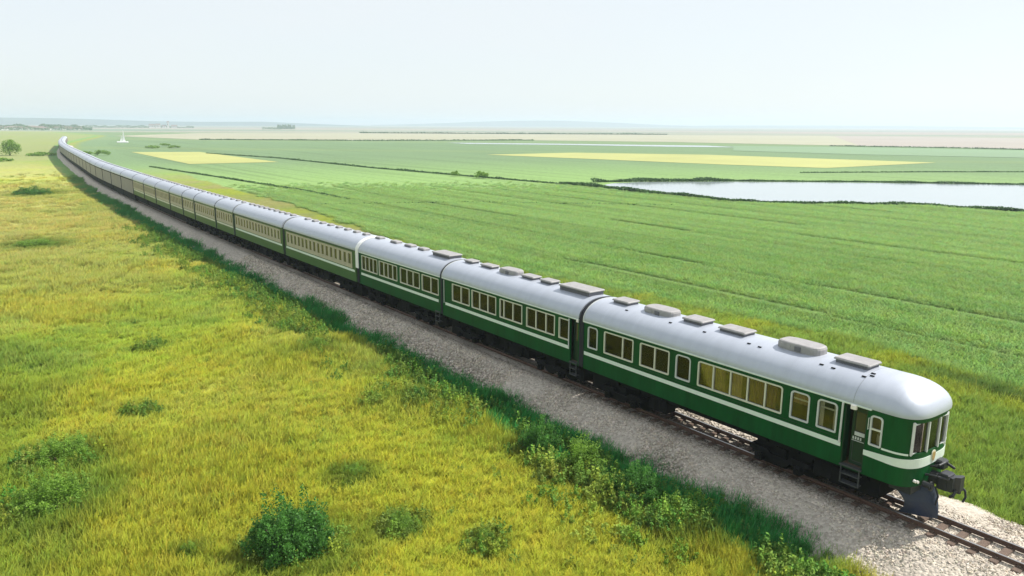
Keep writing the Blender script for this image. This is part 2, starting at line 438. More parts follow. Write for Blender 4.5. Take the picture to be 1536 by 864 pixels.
def build_ground():
    rr = [3.0]
    while rr[-1] < 9500: rr.append(rr[-1] * 1.0125 + .0)
    rr = np.array(rr); az = np.radians(np.arange(-66, 66.01, .2))
    A, Rr = np.meshgrid(az, rr)
    x, y = np.sin(A) * Rr, np.cos(A) * Rr
    z = relief(x, y)
    c, crop = plant_col(x, y)
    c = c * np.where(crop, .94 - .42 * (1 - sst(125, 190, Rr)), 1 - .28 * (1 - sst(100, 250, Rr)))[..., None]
    nr, na = x.shape
    V = np.stack([x, y, z], -1).reshape(-1, 3)
    i = np.arange(nr * na).reshape(nr, na)
    Fq = np.stack([i[:-1, :-1], i[:-1, 1:], i[1:, 1:], i[1:, :-1]], -1).reshape(-1, 4)[:, ::-1]
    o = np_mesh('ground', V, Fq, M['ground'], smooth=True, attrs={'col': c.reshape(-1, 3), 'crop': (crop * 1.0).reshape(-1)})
    tag(o, kind='structure')
build_ground()
mb = MB()                                           # the land behind and beside the photographer
for (x0, x1, y0, y1) in ((-9500, 9500, -9500, 3.5),):
    mb.add([(x0, y0, -1.08), (x1, y0, -1.08), (x1, y1, -1.08), (x0, y1, -1.08)], [(0, 1, 2, 3)])
mb.add([(-9500, 3.5, -1.08), (-.5, 3.5, -1.08), (-9500, 9500 * .44, -1.08)], [(0, 1, 2)])
mb.add([(.5, 3.5, -1.08), (9500, 3.5, -1.08), (9500, 9500 * .44, -1.08)], [(0, 1, 2)])
tag(mb.build('land', mat('distant_land', (.2, .26, .06), .9, var=.3, vscale=.02)), kind='structure')

def sheet(name, pts, z, material):
    mb = MB(); n = len(pts)
    mb.add([(a, b, z) for a, b in pts], [tuple(range(n))])
    o = mb.build(name, material); o.data.validate()
    nrm = o.data.polygons[0].normal.z
    if nrm < 0: o.data.flip_normals()
    return tag(o, kind='structure')
yel = mat('flowering_rape', (.35, .36, .11), .9, var=.15, vscale=.02)
sheet('rapeseed_field', [(-180.2, 363.5), (-149.7, 368.3), (-84.1, 275.9), (-109.1, 258.9)], -.99, yel)
sheet('rapeseed_field', [(-12.6, 354.7), (30.5, 387.1), (93.2, 369.9), (165.1, 299.1), (104.7, 255.8), (76.5, 274.4), (35.5, 312.3)], -.99, yel)
sheet('stubble_field', [(-413.9, 800.7), (-438.5, 1084.3), (-226.8, 1148.1), (273.9, 1132.3), (472.4, 1140.4), (249.4, 554.3), (130.5, 654.8), (18.5, 694.8), (-116.3, 643.7), (-261.5, 645.5)], -.96, mat('dry_stubble', (.32, .31, .21), .9, var=.12, vscale=.01))
sheet('bare_field', [(472.4, 1140.4), (711.3, 993.3), (656.5, 817.7), (371.8, 461.7), (331.1, 499.5), (249.4, 554.3)], -.93, mat('pinkish_soil', (.31, .27, .23), .9, var=.12, vscale=.01))
sheet('far_crop_field', [(152.9, 534.8), (233.3, 518.2), (351.4, 436.3), (270.2, 334.8), (175.5, 381.7), (123.9, 432.7)], -.95, mat('bluish_crop', (.15, .24, .12), .9, var=.12, vscale=.01))
wm, wnt, wp = new_mat('still_water')
wp.inputs['Base Color'].default_value = (.30, .34, .36, 1); wp.inputs['Roughness'].default_value = .12; wp.inputs['IOR'].default_value = 1.33
wp.inputs['Specular IOR Level'].default_value = 1
_nb = wnt.nodes.new('ShaderNodeTexNoise'); _nb.inputs['Scale'].default_value = 1.2; _nb.inputs['Detail'].default_value = 3
_tc = wnt.nodes.new('ShaderNodeTexCoord'); wnt.links.new(_tc.outputs['Object'], _nb.inputs['Vector'])
_b = wnt.nodes.new('ShaderNodeBump'); _b.inputs['Strength'].default_value = .08; _b.inputs['Distance'].default_value = .05
wnt.links.new(_nb.outputs['Fac'], _b.inputs['Height']); wnt.links.new(_b.outputs[0], wp.inputs['Normal'])
sheet('pond', [(21.0, 176.7), (23.7, 168.4), (27.0, 161.6), (37.9, 148.5), (40.0, 141.9), (47.6, 138.6), (63.2, 138.2), (73.8, 137.6), (79.0, 130.0), (85.8, 127.2), (97.0, 118.3), (142.0, 174.5), (123.2, 184.0), (87.5, 188.9), (54.8, 189.8), (31.2, 186.9), (24.0, 182.0)], -.985, wm)
sheet('water_channel', [(-50.3, 586.8), (30.1, 573.7), (135.7, 539.9), (147.9, 502.0), (101.4, 508.3), (37.8, 540.7), (-33.1, 553.4)], -.97, wm)

# hills on the horizon (real ridges, kilometres away)
def ridge(pts, depth, name='hills'):
    """pts: (x, y, height) along the crest"""
    mb = MB(); V = []; n = len(pts)
    for (x, y, h) in pts:
        d = math.hypot(x, y); ux, uy = x / d, y / d
        for t, k in ((-1, 0), (-.6, .35), (-.25, .8), (0, 1), (.4, .7), (1, 0)):
            V.append((x + ux * t * depth, y + uy * t * depth, -3 + (h + 2) * k))
    Fs = [(i * 6 + j, (i + 1) * 6 + j, (i + 1) * 6 + j + 1, i * 6 + j + 1) for i in range(n - 1) for j in range(5)]
    mb.add(V, Fs, 0, True)
    o = mb.build(name, mat('wooded_hills', (.03, .07, .06), .95, var=.45, vscale=.004)); tag(o, kind='structure'); return o
def arc(px0, px1, dist, hf, n=60):
    a0, a1 = math.atan((px0 - 768) / F_PX), math.atan((px1 - 768) / F_PX)
    return [(math.sin(a) * dist, math.cos(a) * dist, hf(i / n)) for i, a in enumerate(np.linspace(a0, a1, n + 1))]
H1 = RNG.random(8)
ridge(arc(-500, 560, 5200, lambda t: (30 + 9 * math.sin(t * 5.2 + .4) + 3 * math.sin(t * 17)) * min(1, (1 - t) * 5) + 1), 500)
ridge(arc(560, 1250, 7000, lambda t: (52 * math.exp(-((t - .38) / .26) ** 2) + 10 * math.exp(-((t - .85) / .1) ** 2)) + 1), 700)
ridge(arc(1050, 2100, 7800, lambda t: 16 + 6 * math.sin(t * 6) + 1), 500)
# ------------------------------------------------------------------ railway
def strip(name, prof, ss, material, kind=None, smooth=True, wob=None):
    """sweep a cross-section (offset, height) along the track"""
    V = []
    for s in ss:
        for j, (o, z) in enumerate(prof):
            dz = dq = 0
            if wob: dq, dz = wob(s, o, z)
            q = TP(s, o + dq); V.append((q[0], q[1], z + dz))
    n = len(prof)
    i = np.arange(len(ss) * n).reshape(len(ss), n)
    Fq = np.stack([i[:-1, :-1], i[:-1, 1:], i[1:, 1:], i[1:, :-1]], -1).reshape(-1, 4)[:, ::-1]
    o = np_mesh(name, V, Fq, material, smooth=smooth)
    if kind: tag(o, kind=kind)
    return o
S_LONG = np.concatenate([np.arange(-14, 60, .25), np.arange(60, 160, 1), np.arange(160, 508, 4)])
def ballast_mat():
    m, nt, p = new_mat('crushed_stone'); N = nt.nodes.new; L = nt.links.new
    g = N('ShaderNodeNewGeometry')
    v = N('ShaderNodeTexVoronoi'); v.inputs['Scale'].default_value = 9.5
    L(g.outputs['Position'], v.inputs['Vector'])
    cr = N('ShaderNodeValToRGB'); e = cr.color_ramp
    e.elements[0].color = (.31, .27, .22, 1); e.elements[1].color = (.58, .515, .43, 1)
    e.elements.new(.5).color = (.44, .39, .325, 1)
    L(v.outputs['Color'], cr.inputs[0])
    ns = N('ShaderNodeTexNoise'); ns.inputs['Scale'].default_value = .5; ns.inputs['Detail'].default_value = 4; L(g.outputs['Position'], ns.inputs['Vector'])
    mr = N('ShaderNodeMapRange'); mr.inputs['To Min'].default_value = .75; mr.inputs['To Max'].default_value = 1.2; L(ns.outputs['Fac'], mr.inputs[0])
    vm = N('ShaderNodeVectorMath'); vm.operation = 'SCALE'; L(cr.outputs[0], vm.inputs[0]); L(mr.outputs[0], vm.inputs['Scale']); L(vm.outputs[0], p.inputs['Base Color'])
    p.inputs['Roughness'].default_value = .9
    b = N('ShaderNodeBump'); b.inputs['Strength'].default_value = .9; b.inputs['Distance'].default_value = .05; b.invert = True
    L(v.outputs['Distance'], b.inputs['Height']); L(b.outputs[0], p.inputs['Normal'])
    return m
M['ballast'] = ballast_mat()
BP = [(-4.3, -1.12), (-3.7, -.86), (-2.6, -.55), (-1.5, -.22), (-.9, -.2), (-.3, -.22), (.3, -.22), (.9, -.2), (1.6, -.22), (2.4, -.5), (3.1, -.78), (3.7, -.98), (4.1, -1.12)]
def bz(o): return np.interp(o, [a for a, b in BP], [b for a, b in BP])
def bw(s, o, z):
    k = abs(o) > 1.7
    g_ = float(sst(45, 120, s)) if o > 1.7 else 0.
    return (-(o - 1.5) * .6 * g_ + (vn(np.array(s / 2.1), np.array(o * .3)) - .5) * .5 * k, (vn(np.array(s / 1.3), np.array(o + 9.)) - .5) * .09 * (abs(o) > 1))
strip('ballast_bed', BP, S_LONG, M['ballast'], 'structure', wob=bw)
GA = .48
def rail(sgn, label):
    o = GA * sgn
    prof = [(-.065, -.15), (-.065, -.135), (-.012, -.115), (-.012, -.045), (-.035, -.035), (-.035, -.004), (-.03, 0), (.03, 0), (.035, -.004), (.035, -.035), (.012, -.045), (.012, -.115), (.065, -.135), (.065, -.15)]
    r = strip('rail', [(o + a, b) for a, b in prof], S_LONG[::2], [M['rail'], M['railtop']], smooth=False)
    mi = np.zeros(len(r.data.polygons), np.int32).reshape(-1, len(prof) - 1); mi[:, 5:8] = 1
    r.data.polygons.foreach_set('material_index', mi.ravel())
    tag(r, label, 'rail', 'rails of the track')
rail(1, 'rusty steel rail with polished top, the one nearer the meadow')
rail(-1, 'steel rail with bright polished top, the one nearer the green crop field')
mb = MB(); mb.box(-.12, .12, -.85, .85, -.26, -.15, bev=.02)
for sg in (1, -1):
    for q in (1, -1): mb.box(-.05, .05, sg * GA + q * .075 - .03, sg * GA + q * .075 + .03, -.148, -.10)
sl = mb.build('sleeper', M['sleeper'])
k = 0
for s in np.arange(-11.5, 13.5, .62):
    o = sl if k == 0 else sl.copy()
    if k: COL.objects.link(o)
    k += 1
    q = TP(s); o.location = (q[0], q[1], random.uniform(-.01, .01)); o.rotation_euler = (0, 0, math.pi / 2 + PHI + random.uniform(-.02, .02))
    ORDN = ['first', 'second', 'third', 'fourth', 'fifth', 'sixth', 'seventh', 'eighth', 'ninth', 'tenth', 'eleventh', 'twelfth', 'thirteenth', 'fourteenth', 'fifteenth']
    tag(o, (ORDN[int((-2.4 - s) / .62)] + ' weathered brown sleeper counted ahead from the plough') if s < -2.4 else 'brown sleeper in the track bed beneath the first carriage', 'sleeper', 'sleepers in open track' if s < -2.4 else 'sleepers under the first carriage')
# ------------------------------------------------------------------ carriages
HG, RISE, ZK, HW = 3.65, .86, 1.30, 1.40            # gutter height, roof rise, skirt bottom, half width
class Path:
    """plan outline of a carriage wall: point and outward normal by distance from the rear near-side corner"""
    def __init__(s, pts):
        s.p = np.array(pts, float); d = np.hypot(*np.diff(s.p, axis=0).T); s.a = np.concatenate([[0], np.cumsum(d)]); s.L = s.a[-1]
    def __call__(s, a):
        x = np.interp(a, s.a, s.p[:, 0]); y = np.interp(a, s.a, s.p[:, 1])
        e = .02; x0, y0 = np.interp(a - e, s.a, s.p[:, 0]), np.interp(a - e, s.a, s.p[:, 1]); x1, y1 = np.interp(a + e, s.a, s.p[:, 0]), np.interp(a + e, s.a, s.p[:, 1])
        tx, ty = x1 - x0, y1 - y0; l = math.hypot(tx, ty) or 1
        return x, y, -ty / l * s.sg, tx / l * s.sg
    sg = 1
def pt(path, a, z, out=0.):
    x, y, nx, ny = path(a); return (x + nx * out, y + ny * out, z)
def breaks(path, a0, a1, step):
    n = max(1, int(math.ceil((a1 - a0) / step))); return list(np.linspace(a0, a1, n + 1))
def ribbon(mb, path, a0, a1, z0, z1, i0, i1, mi=0, step=None, z1b=None, z0b=None):
    """solid strip following the wall, between outsets i0 and i1; its heights may taper to z0b / z1b"""
    A = breaks(path, a0, a1, step or 50.); V = []
    for a in A:
        t = (a - a0) / (a1 - a0)
        lo = z0 if z0b is None else z0 + (z0b - z0) * t; hi = z1 if z1b is None else z1 + (z1b - z1) * t
        V += [pt(path, a, lo, i0), pt(path, a, hi, i0), pt(path, a, hi, i1), pt(path, a, lo, i1)]
    n = len(A); Fs = []
    for k in range(n - 1):
        b = 4 * k
        Fs += [(b, b + 1, b + 5, b + 4), (b + 1, b + 2, b + 6, b + 5), (b + 2, b + 3, b + 7, b + 6), (b + 3, b, b + 4, b + 7)]
    Fs += [(3, 2, 1, 0), (4 * n - 4, 4 * n - 3, 4 * n - 2, 4 * n - 1)]
    mb.add(V, Fs, mi)
def wall(mb, path, openings, z0, z1, depth=.09, step=50., smooth=False, mi=0):
    A = set([0, path.L]); Z = set([z0, z1])
    for (a0, a1, b0, b1) in openings: A |= {a0, a1}; Z |= {b0, b1}
    A = sorted(A); AA = [A[0]]
    for a in A[1:]:
        AA += breaks(path, AA[-1], a, step)[1:]
    Z = sorted(Z); base = len(mb.v)
    V = [pt(path, a, z) for a in AA for z in Z]; nz = len(Z); Fs = []
    for i in range(len(AA) - 1):
        am = (AA[i] + AA[i + 1]) / 2
        for j in range(nz - 1):
            zm = (Z[j] + Z[j + 1]) / 2
            if any(a0 < am < a1 and b0 < zm < b1 for a0, a1, b0, b1 in openings): continue
            Fs.append((i * nz + j, (i + 1) * nz + j, (i + 1) * nz + j + 1, i * nz + j + 1))
    mb.add(V, Fs, mi, smooth)
    for (a0, a1, b0, b1) in openings:
        B = breaks(path, a0, a1, step)
        for u, v in zip(B[:-1], B[1:]):
            for z in (b0, b1): mb.add([pt(path, u, z), pt(path, v, z), pt(path, v, z, -depth), pt(path, u, z, -depth)], [(0, 1, 2, 3)], mi)
        for a in (a0, a1): mb.add([pt(path, a, b0), pt(path, a, b1), pt(path, a, b1, -depth), pt(path, a, b0, -depth)], [(0, 1, 2, 3)], mi)
def rrect(a0, a1, b0, b1, r, n=4, rb=None):
    out = []
    for (cx, cy, t0, rr) in ((a1 - r, b1 - r, 0, r), (a0 + r, b1 - r, 90, r), (a0 + (rb or r), b0 + (rb or r), 180, rb or r), (a1 - (rb or r), b0 + (rb or r), 270, rb or r)):
        for k in range(n + 1):
            t = math.radians(t0 + 90 * k / n); out.append((cx + rr * math.cos(t), cy + rr * math.sin(t)))
    return out
def window(root, path, a0, a1, z0, z1, mull=(), fr=.052, r=.12, rb=.05, curtain='full', frame='cream', name='window', seed=0):
    """frame ring with rounded corners, mullions, pane, pleated curtain behind; a0..a1 are the outer frame edges"""
    mb = MB(); O = rrect(a0, a1, z0, z1, r, rb=rb); I = rrect(a0 + fr, a1 - fr, z0 + fr, z1 - fr, max(.02, r - fr * .6), rb=max(.015, rb - .03)); n = len(O)
    layers = [[pt(path, a, z, .0) for a, z in O], [pt(path, a, z, .028) for a, z in O], [pt(path, a, z, .028) for a, z in I], [pt(path, a, z, -.045) for a, z in I]]
    V = sum(layers, []); Fs = []
    for k in range(3):
        Fs += [(k * n + i, k * n + (i + 1) % n, (k + 1) * n + (i + 1) % n, (k + 1) * n + i) for i in range(n)]
    mb.add(V, Fs)
    for q in mull: ribbon(mb, path, q - .026, q + .026, z0 + fr * .6, z1 - fr * .6, -.04, .022)
    w = mb.build(name, M[frame], root)
    mb = MB(); ribbon(mb, path, a0 + fr * .7, a1 - fr * .7, z0 + fr * .7, z1 - fr * .7, -.036, -.026, step=.4); mb.build('pane', M['glass'], w)
    rg = random.Random(seed + int(a0 * 100))
    def pleat(c0, c1, m, b0=z0, dep=-.11):
        if m == 'curtain': m = rg.choice(['curtain', 'curtain', 'curtain_brown', 'curtain_ochre'])
        mb = MB(); A = breaks(path, c0, c1, .035); V = []
        ph = rg.random() * 6
        for i, a in enumerate(A):
            d = dep + .022 * math.sin(a * 42 + ph) + .012 * math.sin(a * 17 + ph * 2)
            V += [pt(path, a, b0, d), pt(path, a, z1, d)]
        mb.add(V, [(2 * i, 2 * i + 2, 2 * i + 3, 2 * i + 1) for i in range(len(A) - 1)], 0, True)
        mb.build('curtain', M[m], w)
    if curtain == 'full':
        E = [a0 + .02] + list(mull) + [a1 - .02]
        for u, v in zip(E[:-1], E[1:]):
            k = rg.random()
            if k < .25: pleat(u, u + (v - u) * .6, 'curtain')
            elif k < .45: pleat(u + (v - u) * .35, v, 'curtain')
            elif k < .78: pleat(u, u + (v - u) * .3, 'curtain_pale'); pleat(u + (v - u) * .35, v, 'curtain', dep=-.16)
            else: pleat(u, v, 'curtain')
    elif curtain == 'sides':
        pleat(a0 + .02, a0 + .2, 'curtain_pale'); pleat(a1 - .2, a1 - .02, 'curtain_pale')
    elif curtain == 'pale_end':
        E = [a0 + .16] + list(mull) + [a1 - .02]
        pleat(a0 + .02, a0 + .15, 'curtain_pale', dep=-.075)
        for u, v in zip(E[:-1], E[1:]): pleat(u, v, 'curtain')
    elif curtain == 'blind': pleat(a0, a1, 'curtain', b0=z0 + (z1 - z0) * .55)
    return w
def roof_surface(mb, E, Rr, nv=12, z0=HG, rise=RISE, smooth=True, mi=0, lip=.05):
    """E: edge points round the plan; Rr: the ridge point each of them runs up to"""
    V = []
    for (ex, ey), (rx, ry) in zip(E, Rr):
        V.append((ex, ey, z0 - lip))
        for k in range(nv + 1):
            t = math.pi / 2 * k / nv
            r = math.cos(t) ** (2 / 2.35); z = math.sin(t) ** (2 / 1.85)
            V.append((rx + (ex - rx) * r, ry + (ey - ry) * r, z0 + rise * z))
    m = nv + 2; n = len(E)
    mb.add(V, [(i * m + j, (i + 1) * m + j, (i + 1) * m + j + 1, i * m + j + 1) for i in range(n - 1) for j in range(m - 1)], mi, smooth)
def roof_z(o, rise=RISE, hw=HW + .05):
    r = min(1, abs(o) / hw); t = math.acos(r ** (2.35 / 2)); return HG + rise * math.sin(t) ** (2 / 1.85)
def vent(root, x0, x1, w, h, style='lid', y=0.0):
    """roof ventilator; x0..x1 along the carriage"""
    mb = MB(); zt = roof_z(abs(y) + w / 2) - .10; ztop = roof_z(y) + h
    if style == 'lid':
        mb.box(x0 + .07, x1 - .07, y - w / 2 + .06, y + w / 2 - .06, zt, ztop - .07, 1)
        mb.box(x0, x1, y - w / 2, y + w / 2, ztop - .07, ztop, 0, bev=.035)
        for k in range(int((x1 - x0 - .3) / .1)): mb.box(x0 + .15 + k * .1, x0 + .20 + k * .1, y + w / 2 - .061, y + w / 2 - .045, zt + .08, ztop - .11, 1)
    elif style == 'capsule':
        n = 24; P = []
        for i in range(n):
            t = 2 * math.pi * i / n; c, s_ = math.cos(t), math.sin(t)
            P.append(((x0 + x1) / 2 + (x1 - x0) / 2 * math.copysign(abs(c) ** .55, c), y + w / 2 * math.copysign(abs(s_) ** .55, s_)))
        cx = (x0 + x1) / 2; V = []
        for zz, k in ((zt, 1), (ztop - .1, 1), (ztop - .03, .96), (ztop, .88)): V += [(cx + (a - cx) * k, y + (b - y) * k, zz) for a, b in P]
        Fs = [(q * n + i, q * n + (i + 1) % n, (q + 1) * n + (i + 1) % n, (q + 1) * n + i) for q in range(3) for i in range(n)] + [tuple(range(3 * n, 4 * n))]
        mb.add(V, Fs, 0, False)
        mb.box(cx - .22, cx + .02, y + w / 2 - .03, y + w / 2 + .03, ztop - .26, ztop - .08, 1)
        mb.box(cx + .2, cx + .6, y + w / 2 - .02, y + w / 2 + .012, ztop - .22, ztop - .08, 0)
    else:   # small cowl
        mb.box(x0, x1, y - w / 2, y + w / 2, zt, ztop, 0, bev=.05)
        mb.box(x0 + .05, x1 - .05, y + w / 2 - .01, y + w / 2 + .012, zt + .06, ztop - .07, 1)
    return mb.build('roof_vent', [M['vent'], M['ventdark']], root)
def bogie(root, x):
    mb = MB()
    for sg in (1, -1):
        y = sg * 1.16
        poly = [(-1.25, .62), (-1.25, .78), (-.5, .80), (-.35, .66), (.35, .66), (.5, .80), (1.25, .78), (1.25, .62), (.45, .52), (.3, .36), (-.3, .36), (-.45, .52)]
        mb.prism([(x + a, b) for a, b in poly], y - .06, y + .06, lambda u, v, h: (u, h, v))
        for ax in (-.82, .82):
            mb.box(x + ax - .15, x + ax + .15, y - .14, y + .14, .28, .60, bev=.03)
            mb.cyl((x + ax, y + sg * .14, .44), .09, (0, sg, 0), .05, 12)
            for q in (-.24, .24):
                mb.cyl((x + ax + q, y, .5), .07, (0, 0, 1), .2, 10)
        for q in (-.14, 0, .14): mb.cyl((x + q, y, .28), .06, (0, 0, 1), .36, 10)
    mb.box(x - .22, x + .22, -1.1, 1.1, .5, .95)
    for q in (-1.22, 1.22): mb.box(x + q - .05, x + q + .05, -1.16, 1.16, .62, .76)
    b = mb.build('bogie', M['black'], root)
    for ax in (-.82, .82):
        mb = MB(); mb.cyl((x + ax, -.7, .44), .06, (0, 1, 0), 1.4, 12)
        for sg in (1, -1):
            mb.cyl((x + ax, sg * GA - .05 * (sg > 0) - .0, .44), .44, (0, sg, 0), .10, 28)
            mb.cyl((x + ax, sg * (GA - .07), .44), .475, (0, sg, 0), .03, 28)
        mb.build('wheelset', M['black'], b)
    return b
def underframe(root, x0, x1, boxes, rods=True, fill=()):
    mb = MB()
    for (a, b) in fill:  # solid blocks added under the floor to stop sunlight from the far side
        c = a; g_ = random.Random(int(a * 10))
        while c < b - .3:
            d = min(b, c + g_.uniform(.7, 1.6)); y1 = g_.uniform(.45, .95)
            mb.box(c, d, -.95, y1, g_.uniform(.12, .45), 1.13); c = d + g_.uniform(.01, .07)
    mb.box(x0 + .1, x1 - .1, -1.1, 1.1, 1.12, ZK + .04)
    for y in (-1.0, 1.0, .35, -.35): mb.box(x0 + .05, x1 - .05, y - .05, y + .05, .98, 1.12)
    for i in range(int((x1 - x0) / 1.3)): mb.box(x0 + .4 + i * 1.3, x0 + .48 + i * 1.3, -1.15, 1.15, 1.0, 1.115)
    u = mb.build('underframe', M['black'], root)
    for (a, b, y0, y1, z0, z1) in boxes:
        m2 = MB(); m2.box(a, b, y0, y1, z0, z1, bev=.04)
        for k in range(3): m2.box(a + .08 + k * (b - a - .16) / 3, a + .05 + (k + 1) * (b - a - .16) / 3, y1, y1 + .012, z0 + .08, z1 - .1)
        m2.build('equipment_box', M['black'], u)
    return u
def steps(root, x0, x1, y, ledge=True):
    mb = MB()
    if ledge: mb.box(x0, x1, y - .28, y + .07, 1.37, 1.42, 0)
    for z in (1.1, .78):
        mb.box(x0 + .06, x1 - .06, y - .18, y + .09, z, z + .03, 0)
    for x in (x0 + .05, x1 - .08): mb.box(x, x + .03, y + .0, y + .05, .76, 1.37, 0)
    return mb.build('entrance_steps', mat_steps, root)
mat_steps = mat('grey_step_metal', (.07, .075, .08), .5, metal=.3, var=.3)
def side_paths(L):
    near = Path([(L, HW), (0, HW)]); near.sg = -1
    far = Path([(L, -HW), (0, -HW)]); far.sg = 1
    return near, far
def roof_straight(root, x0, x1, name='roof', m='silver', seams=True):
    mb = MB(); hw = HW + .05
    xs = list(np.arange(x0, x1, 2.4)) + [x1]
    for sg in (1, -1):
        roof_surface(mb, [(x, sg * hw) for x in xs], [(x, 0) for x in xs])
    # end faces
    for x in (x0, x1):
        P = [(x, hw * math.cos(t) ** (2 / 2.35) , HG + RISE * math.sin(t) ** (2 / 1.85)) for t in np.linspace(0, math.pi / 2, 10)]
        P += [(a, -b, c) for a, b, c in P[::-1][1:]]
        mb.add(P, [tuple(range(len(P)))])
    return mb.build(name, M[m], root)
def cap_hoop(mb, x0, x1, out, mi=0, zlow=HG):
    """band that wraps over the roof and runs a little down the walls"""
    hw = HW + .05; P = []
    for t in np.linspace(0, math.pi, 25):
        c, s_ = math.cos(t), math.sin(t)
        P.append((math.copysign(abs(c) ** (2 / 2.35), c) * hw, HG + RISE * s_ ** (2 / 1.85)))
    P = [(hw, zlow)] + P + [(-hw, zlow)]
    V = []
    for (y, z) in P:
        k = 1 + out / hw; V += [(x0, y, z), (x0, y * k, z + out * (z > HG)), (x1, y * k, z + out * (z > HG)), (x1, y, z)]
    n = len(P)
    mb.add(V, [(4 * i + j, 4 * i + 4 + j, 4 * i + 4 + (j + 1) % 4, 4 * i + (j + 1) % 4) for i in range(n - 1) for j in range(4)], mi, False)

def place(s0, s1, label, group, first=False):
    """Empty on the rails at the carriage's front; local x runs rearwards, y towards the meadow"""
    a, b = TP(s0), TP(s1); t = b - a
    e = empty('railway_carriage', (a[0], a[1], 0), math.atan2(t[1], t[0]))
    tag(e, label, 'carriage', group)
    return e, float(np.hypot(*t))
GROUP = 'carriages of the long green train'

# ---- first carriage (observation end). local x = s - s_front, front tip at s = -2.4
S0 = -2.4
car, _ = place(S0, 12.95, 'leading green carriage with a rounded white-banded observation end, coupler and plough', GROUP)
X = lambda s: s - S0
LC = X(12.95)
nose_n = 3.3; xs_ = X(-1.25); dn = xs_ - X(-2.34)
def plan(hw, dn, n=nose_n, k=28):
    P = []
    for t in np.linspace(0, math.pi, k + 1):
        c, s_ = math.cos(t), math.sin(t)
        P.append((xs_ - dn * s_ ** (2 / n), math.copysign(abs(c) ** (2 / n), c) * hw))
    return P
NP_ = plan(HW, dn)
full = Path([(LC, HW)] + NP_ + [(LC, -HW)]); full.sg = -1
a_of = lambda s: LC - X(s)                           # near side: wall distance of an along-track position
# openings: near side windows, door, front window, mirrored far side
W1 = [  # s_low, s_high, mullions (s), curtain, radius
 (12.0, 12.66, (), 'sides', .14), (9.74, 11.58, (10.40,), 'pale_end', .09), (7.68, 9.35, (8.50,), 'pale_end', .09),
 (6.56, 7.34, (), 'blind', .16), (2.35, 6.19, (5.43, 4.62, 3.84, 3.08), 'full', .12), (1.28, 2.03, (), 'blind', .14), (.25, .99, (), 'sides', .14),
 (-1.30, -.88, (), 'none', .12)]
ZW0, ZW1 = 2.38, 3.42
ops = []
for (s0, s1, mu, cu, r) in W1:
    ops.append((a_of(s1) + .05, a_of(s0) - .05, ZW0 + .05, ZW1 - .05))
ops_near = list(ops)
ops.append((a_of(0), a_of(-.77), 1.40, 3.60))
aN = a_of(-1.25); Ltot = full.L; mid = Ltot / 2
def a_at_y(y, front=True):
    for a in np.linspace(aN, Ltot - aN, 800):
        if full(a)[1] < y: return float(a)
fa0, fa1 = a_at_y(1.17), a_at_y(-.78)
ops.append((fa0 + .05, fa1 - .05, ZW0 + .05, ZW1 + .02))
ops += [(Ltot - b, Ltot - a, c, d) for (a, b, c, d) in ops_near]
mb = MB(); wall(mb, full, ops, ZK, HG, step=.09, smooth=False)
# rear end wall
mb.add([(LC, -HW, ZK), (LC, HW, ZK), (LC, HW, HG), (LC, -HW, HG)], [(0, 1, 2, 3)])
# skirt underside lip
ribbon(mb, full, 0, Ltot, ZK, ZK + .05, -.12, -.001, step=.12)
body = mb.build('body', M['green'], car)
# smooth shading on the curved end
for p_ in body.data.polygons: p_.use_smooth = abs(p_.normal.z) < .2 and p_.center.x < xs_ + .05
# interior
mb = MB()
mb.box(.5, LC - .1, -1.28, 1.28, 1.38, 1.43, 0); mb.box(.9, LC - .1, -1.28, 1.28, 3.55, 3.60, 1)
mb.box(X(-.85), LC - .15, -.03, .03, 1.44, 3.54, 0)
for s in (0.1, 1.15, 2.2, 6.3, 7.5, 9.5, 11.7): mb.box(X(s), X(s) + .04, .04, 1.24, 1.44, 3.54, 0)
mb.box(X(-.83), X(-.79), -1.24, 1.24, 1.44, 3.54, 0)
mb.build('interior', [M['interior'], M['tan']], car)
mb = MB()
for (x, y) in ((X(-1.4), .55), (X(-1.35), -.5)):
    mb.box(x - .25, x + .25, y - .25, y + .25, 1.45, 1.95, bev=.05); mb.box(x + .15, x + .28, y - .25, y + .25, 1.95, 2.75, bev=.04)
mb.cyl((X(-1.1), 1.05, 1.45), .13, (0, 0, 1), 1.25, 12)
mb.build('seats', M['seat'], car)
wi = 0
for (s0, s1, mu, cu, r) in W1:
    window(car, full, a_of(s1), a_of(s0), ZW0, ZW1, [a_of(q) for q in mu], r=r, curtain=cu, seed=3, frame='lightgrey' if not mu else 'cream')
wN = window(car, full, fa0, fa1, ZW0 - .02, ZW1 + .06, fr=.085, mull=(fa0 + (fa1 - fa0) * .34, fa0 + (fa1 - fa0) * .69), r=.03, rb=.03, curtain='none', frame='lightgrey', name='observation_window')
for s, d in ((-1.08, 0),):
    mb = MB(); ribbon(mb, full, a_of(-.88) + .02, a_of(-1.30) - .02, 2.92, 2.97, -.04, .02); mb.build('crossbar', M['cream'], car)
for (s0, s1) in ((1.28, 2.03), (.25, .99)):
    mb = MB(); ribbon(mb, full, a_of(s1) + .08, a_of(s0) - .08, 3.10, 3.16, -.075, -.065); mb.build('luggage_rail', M['cream'], car)
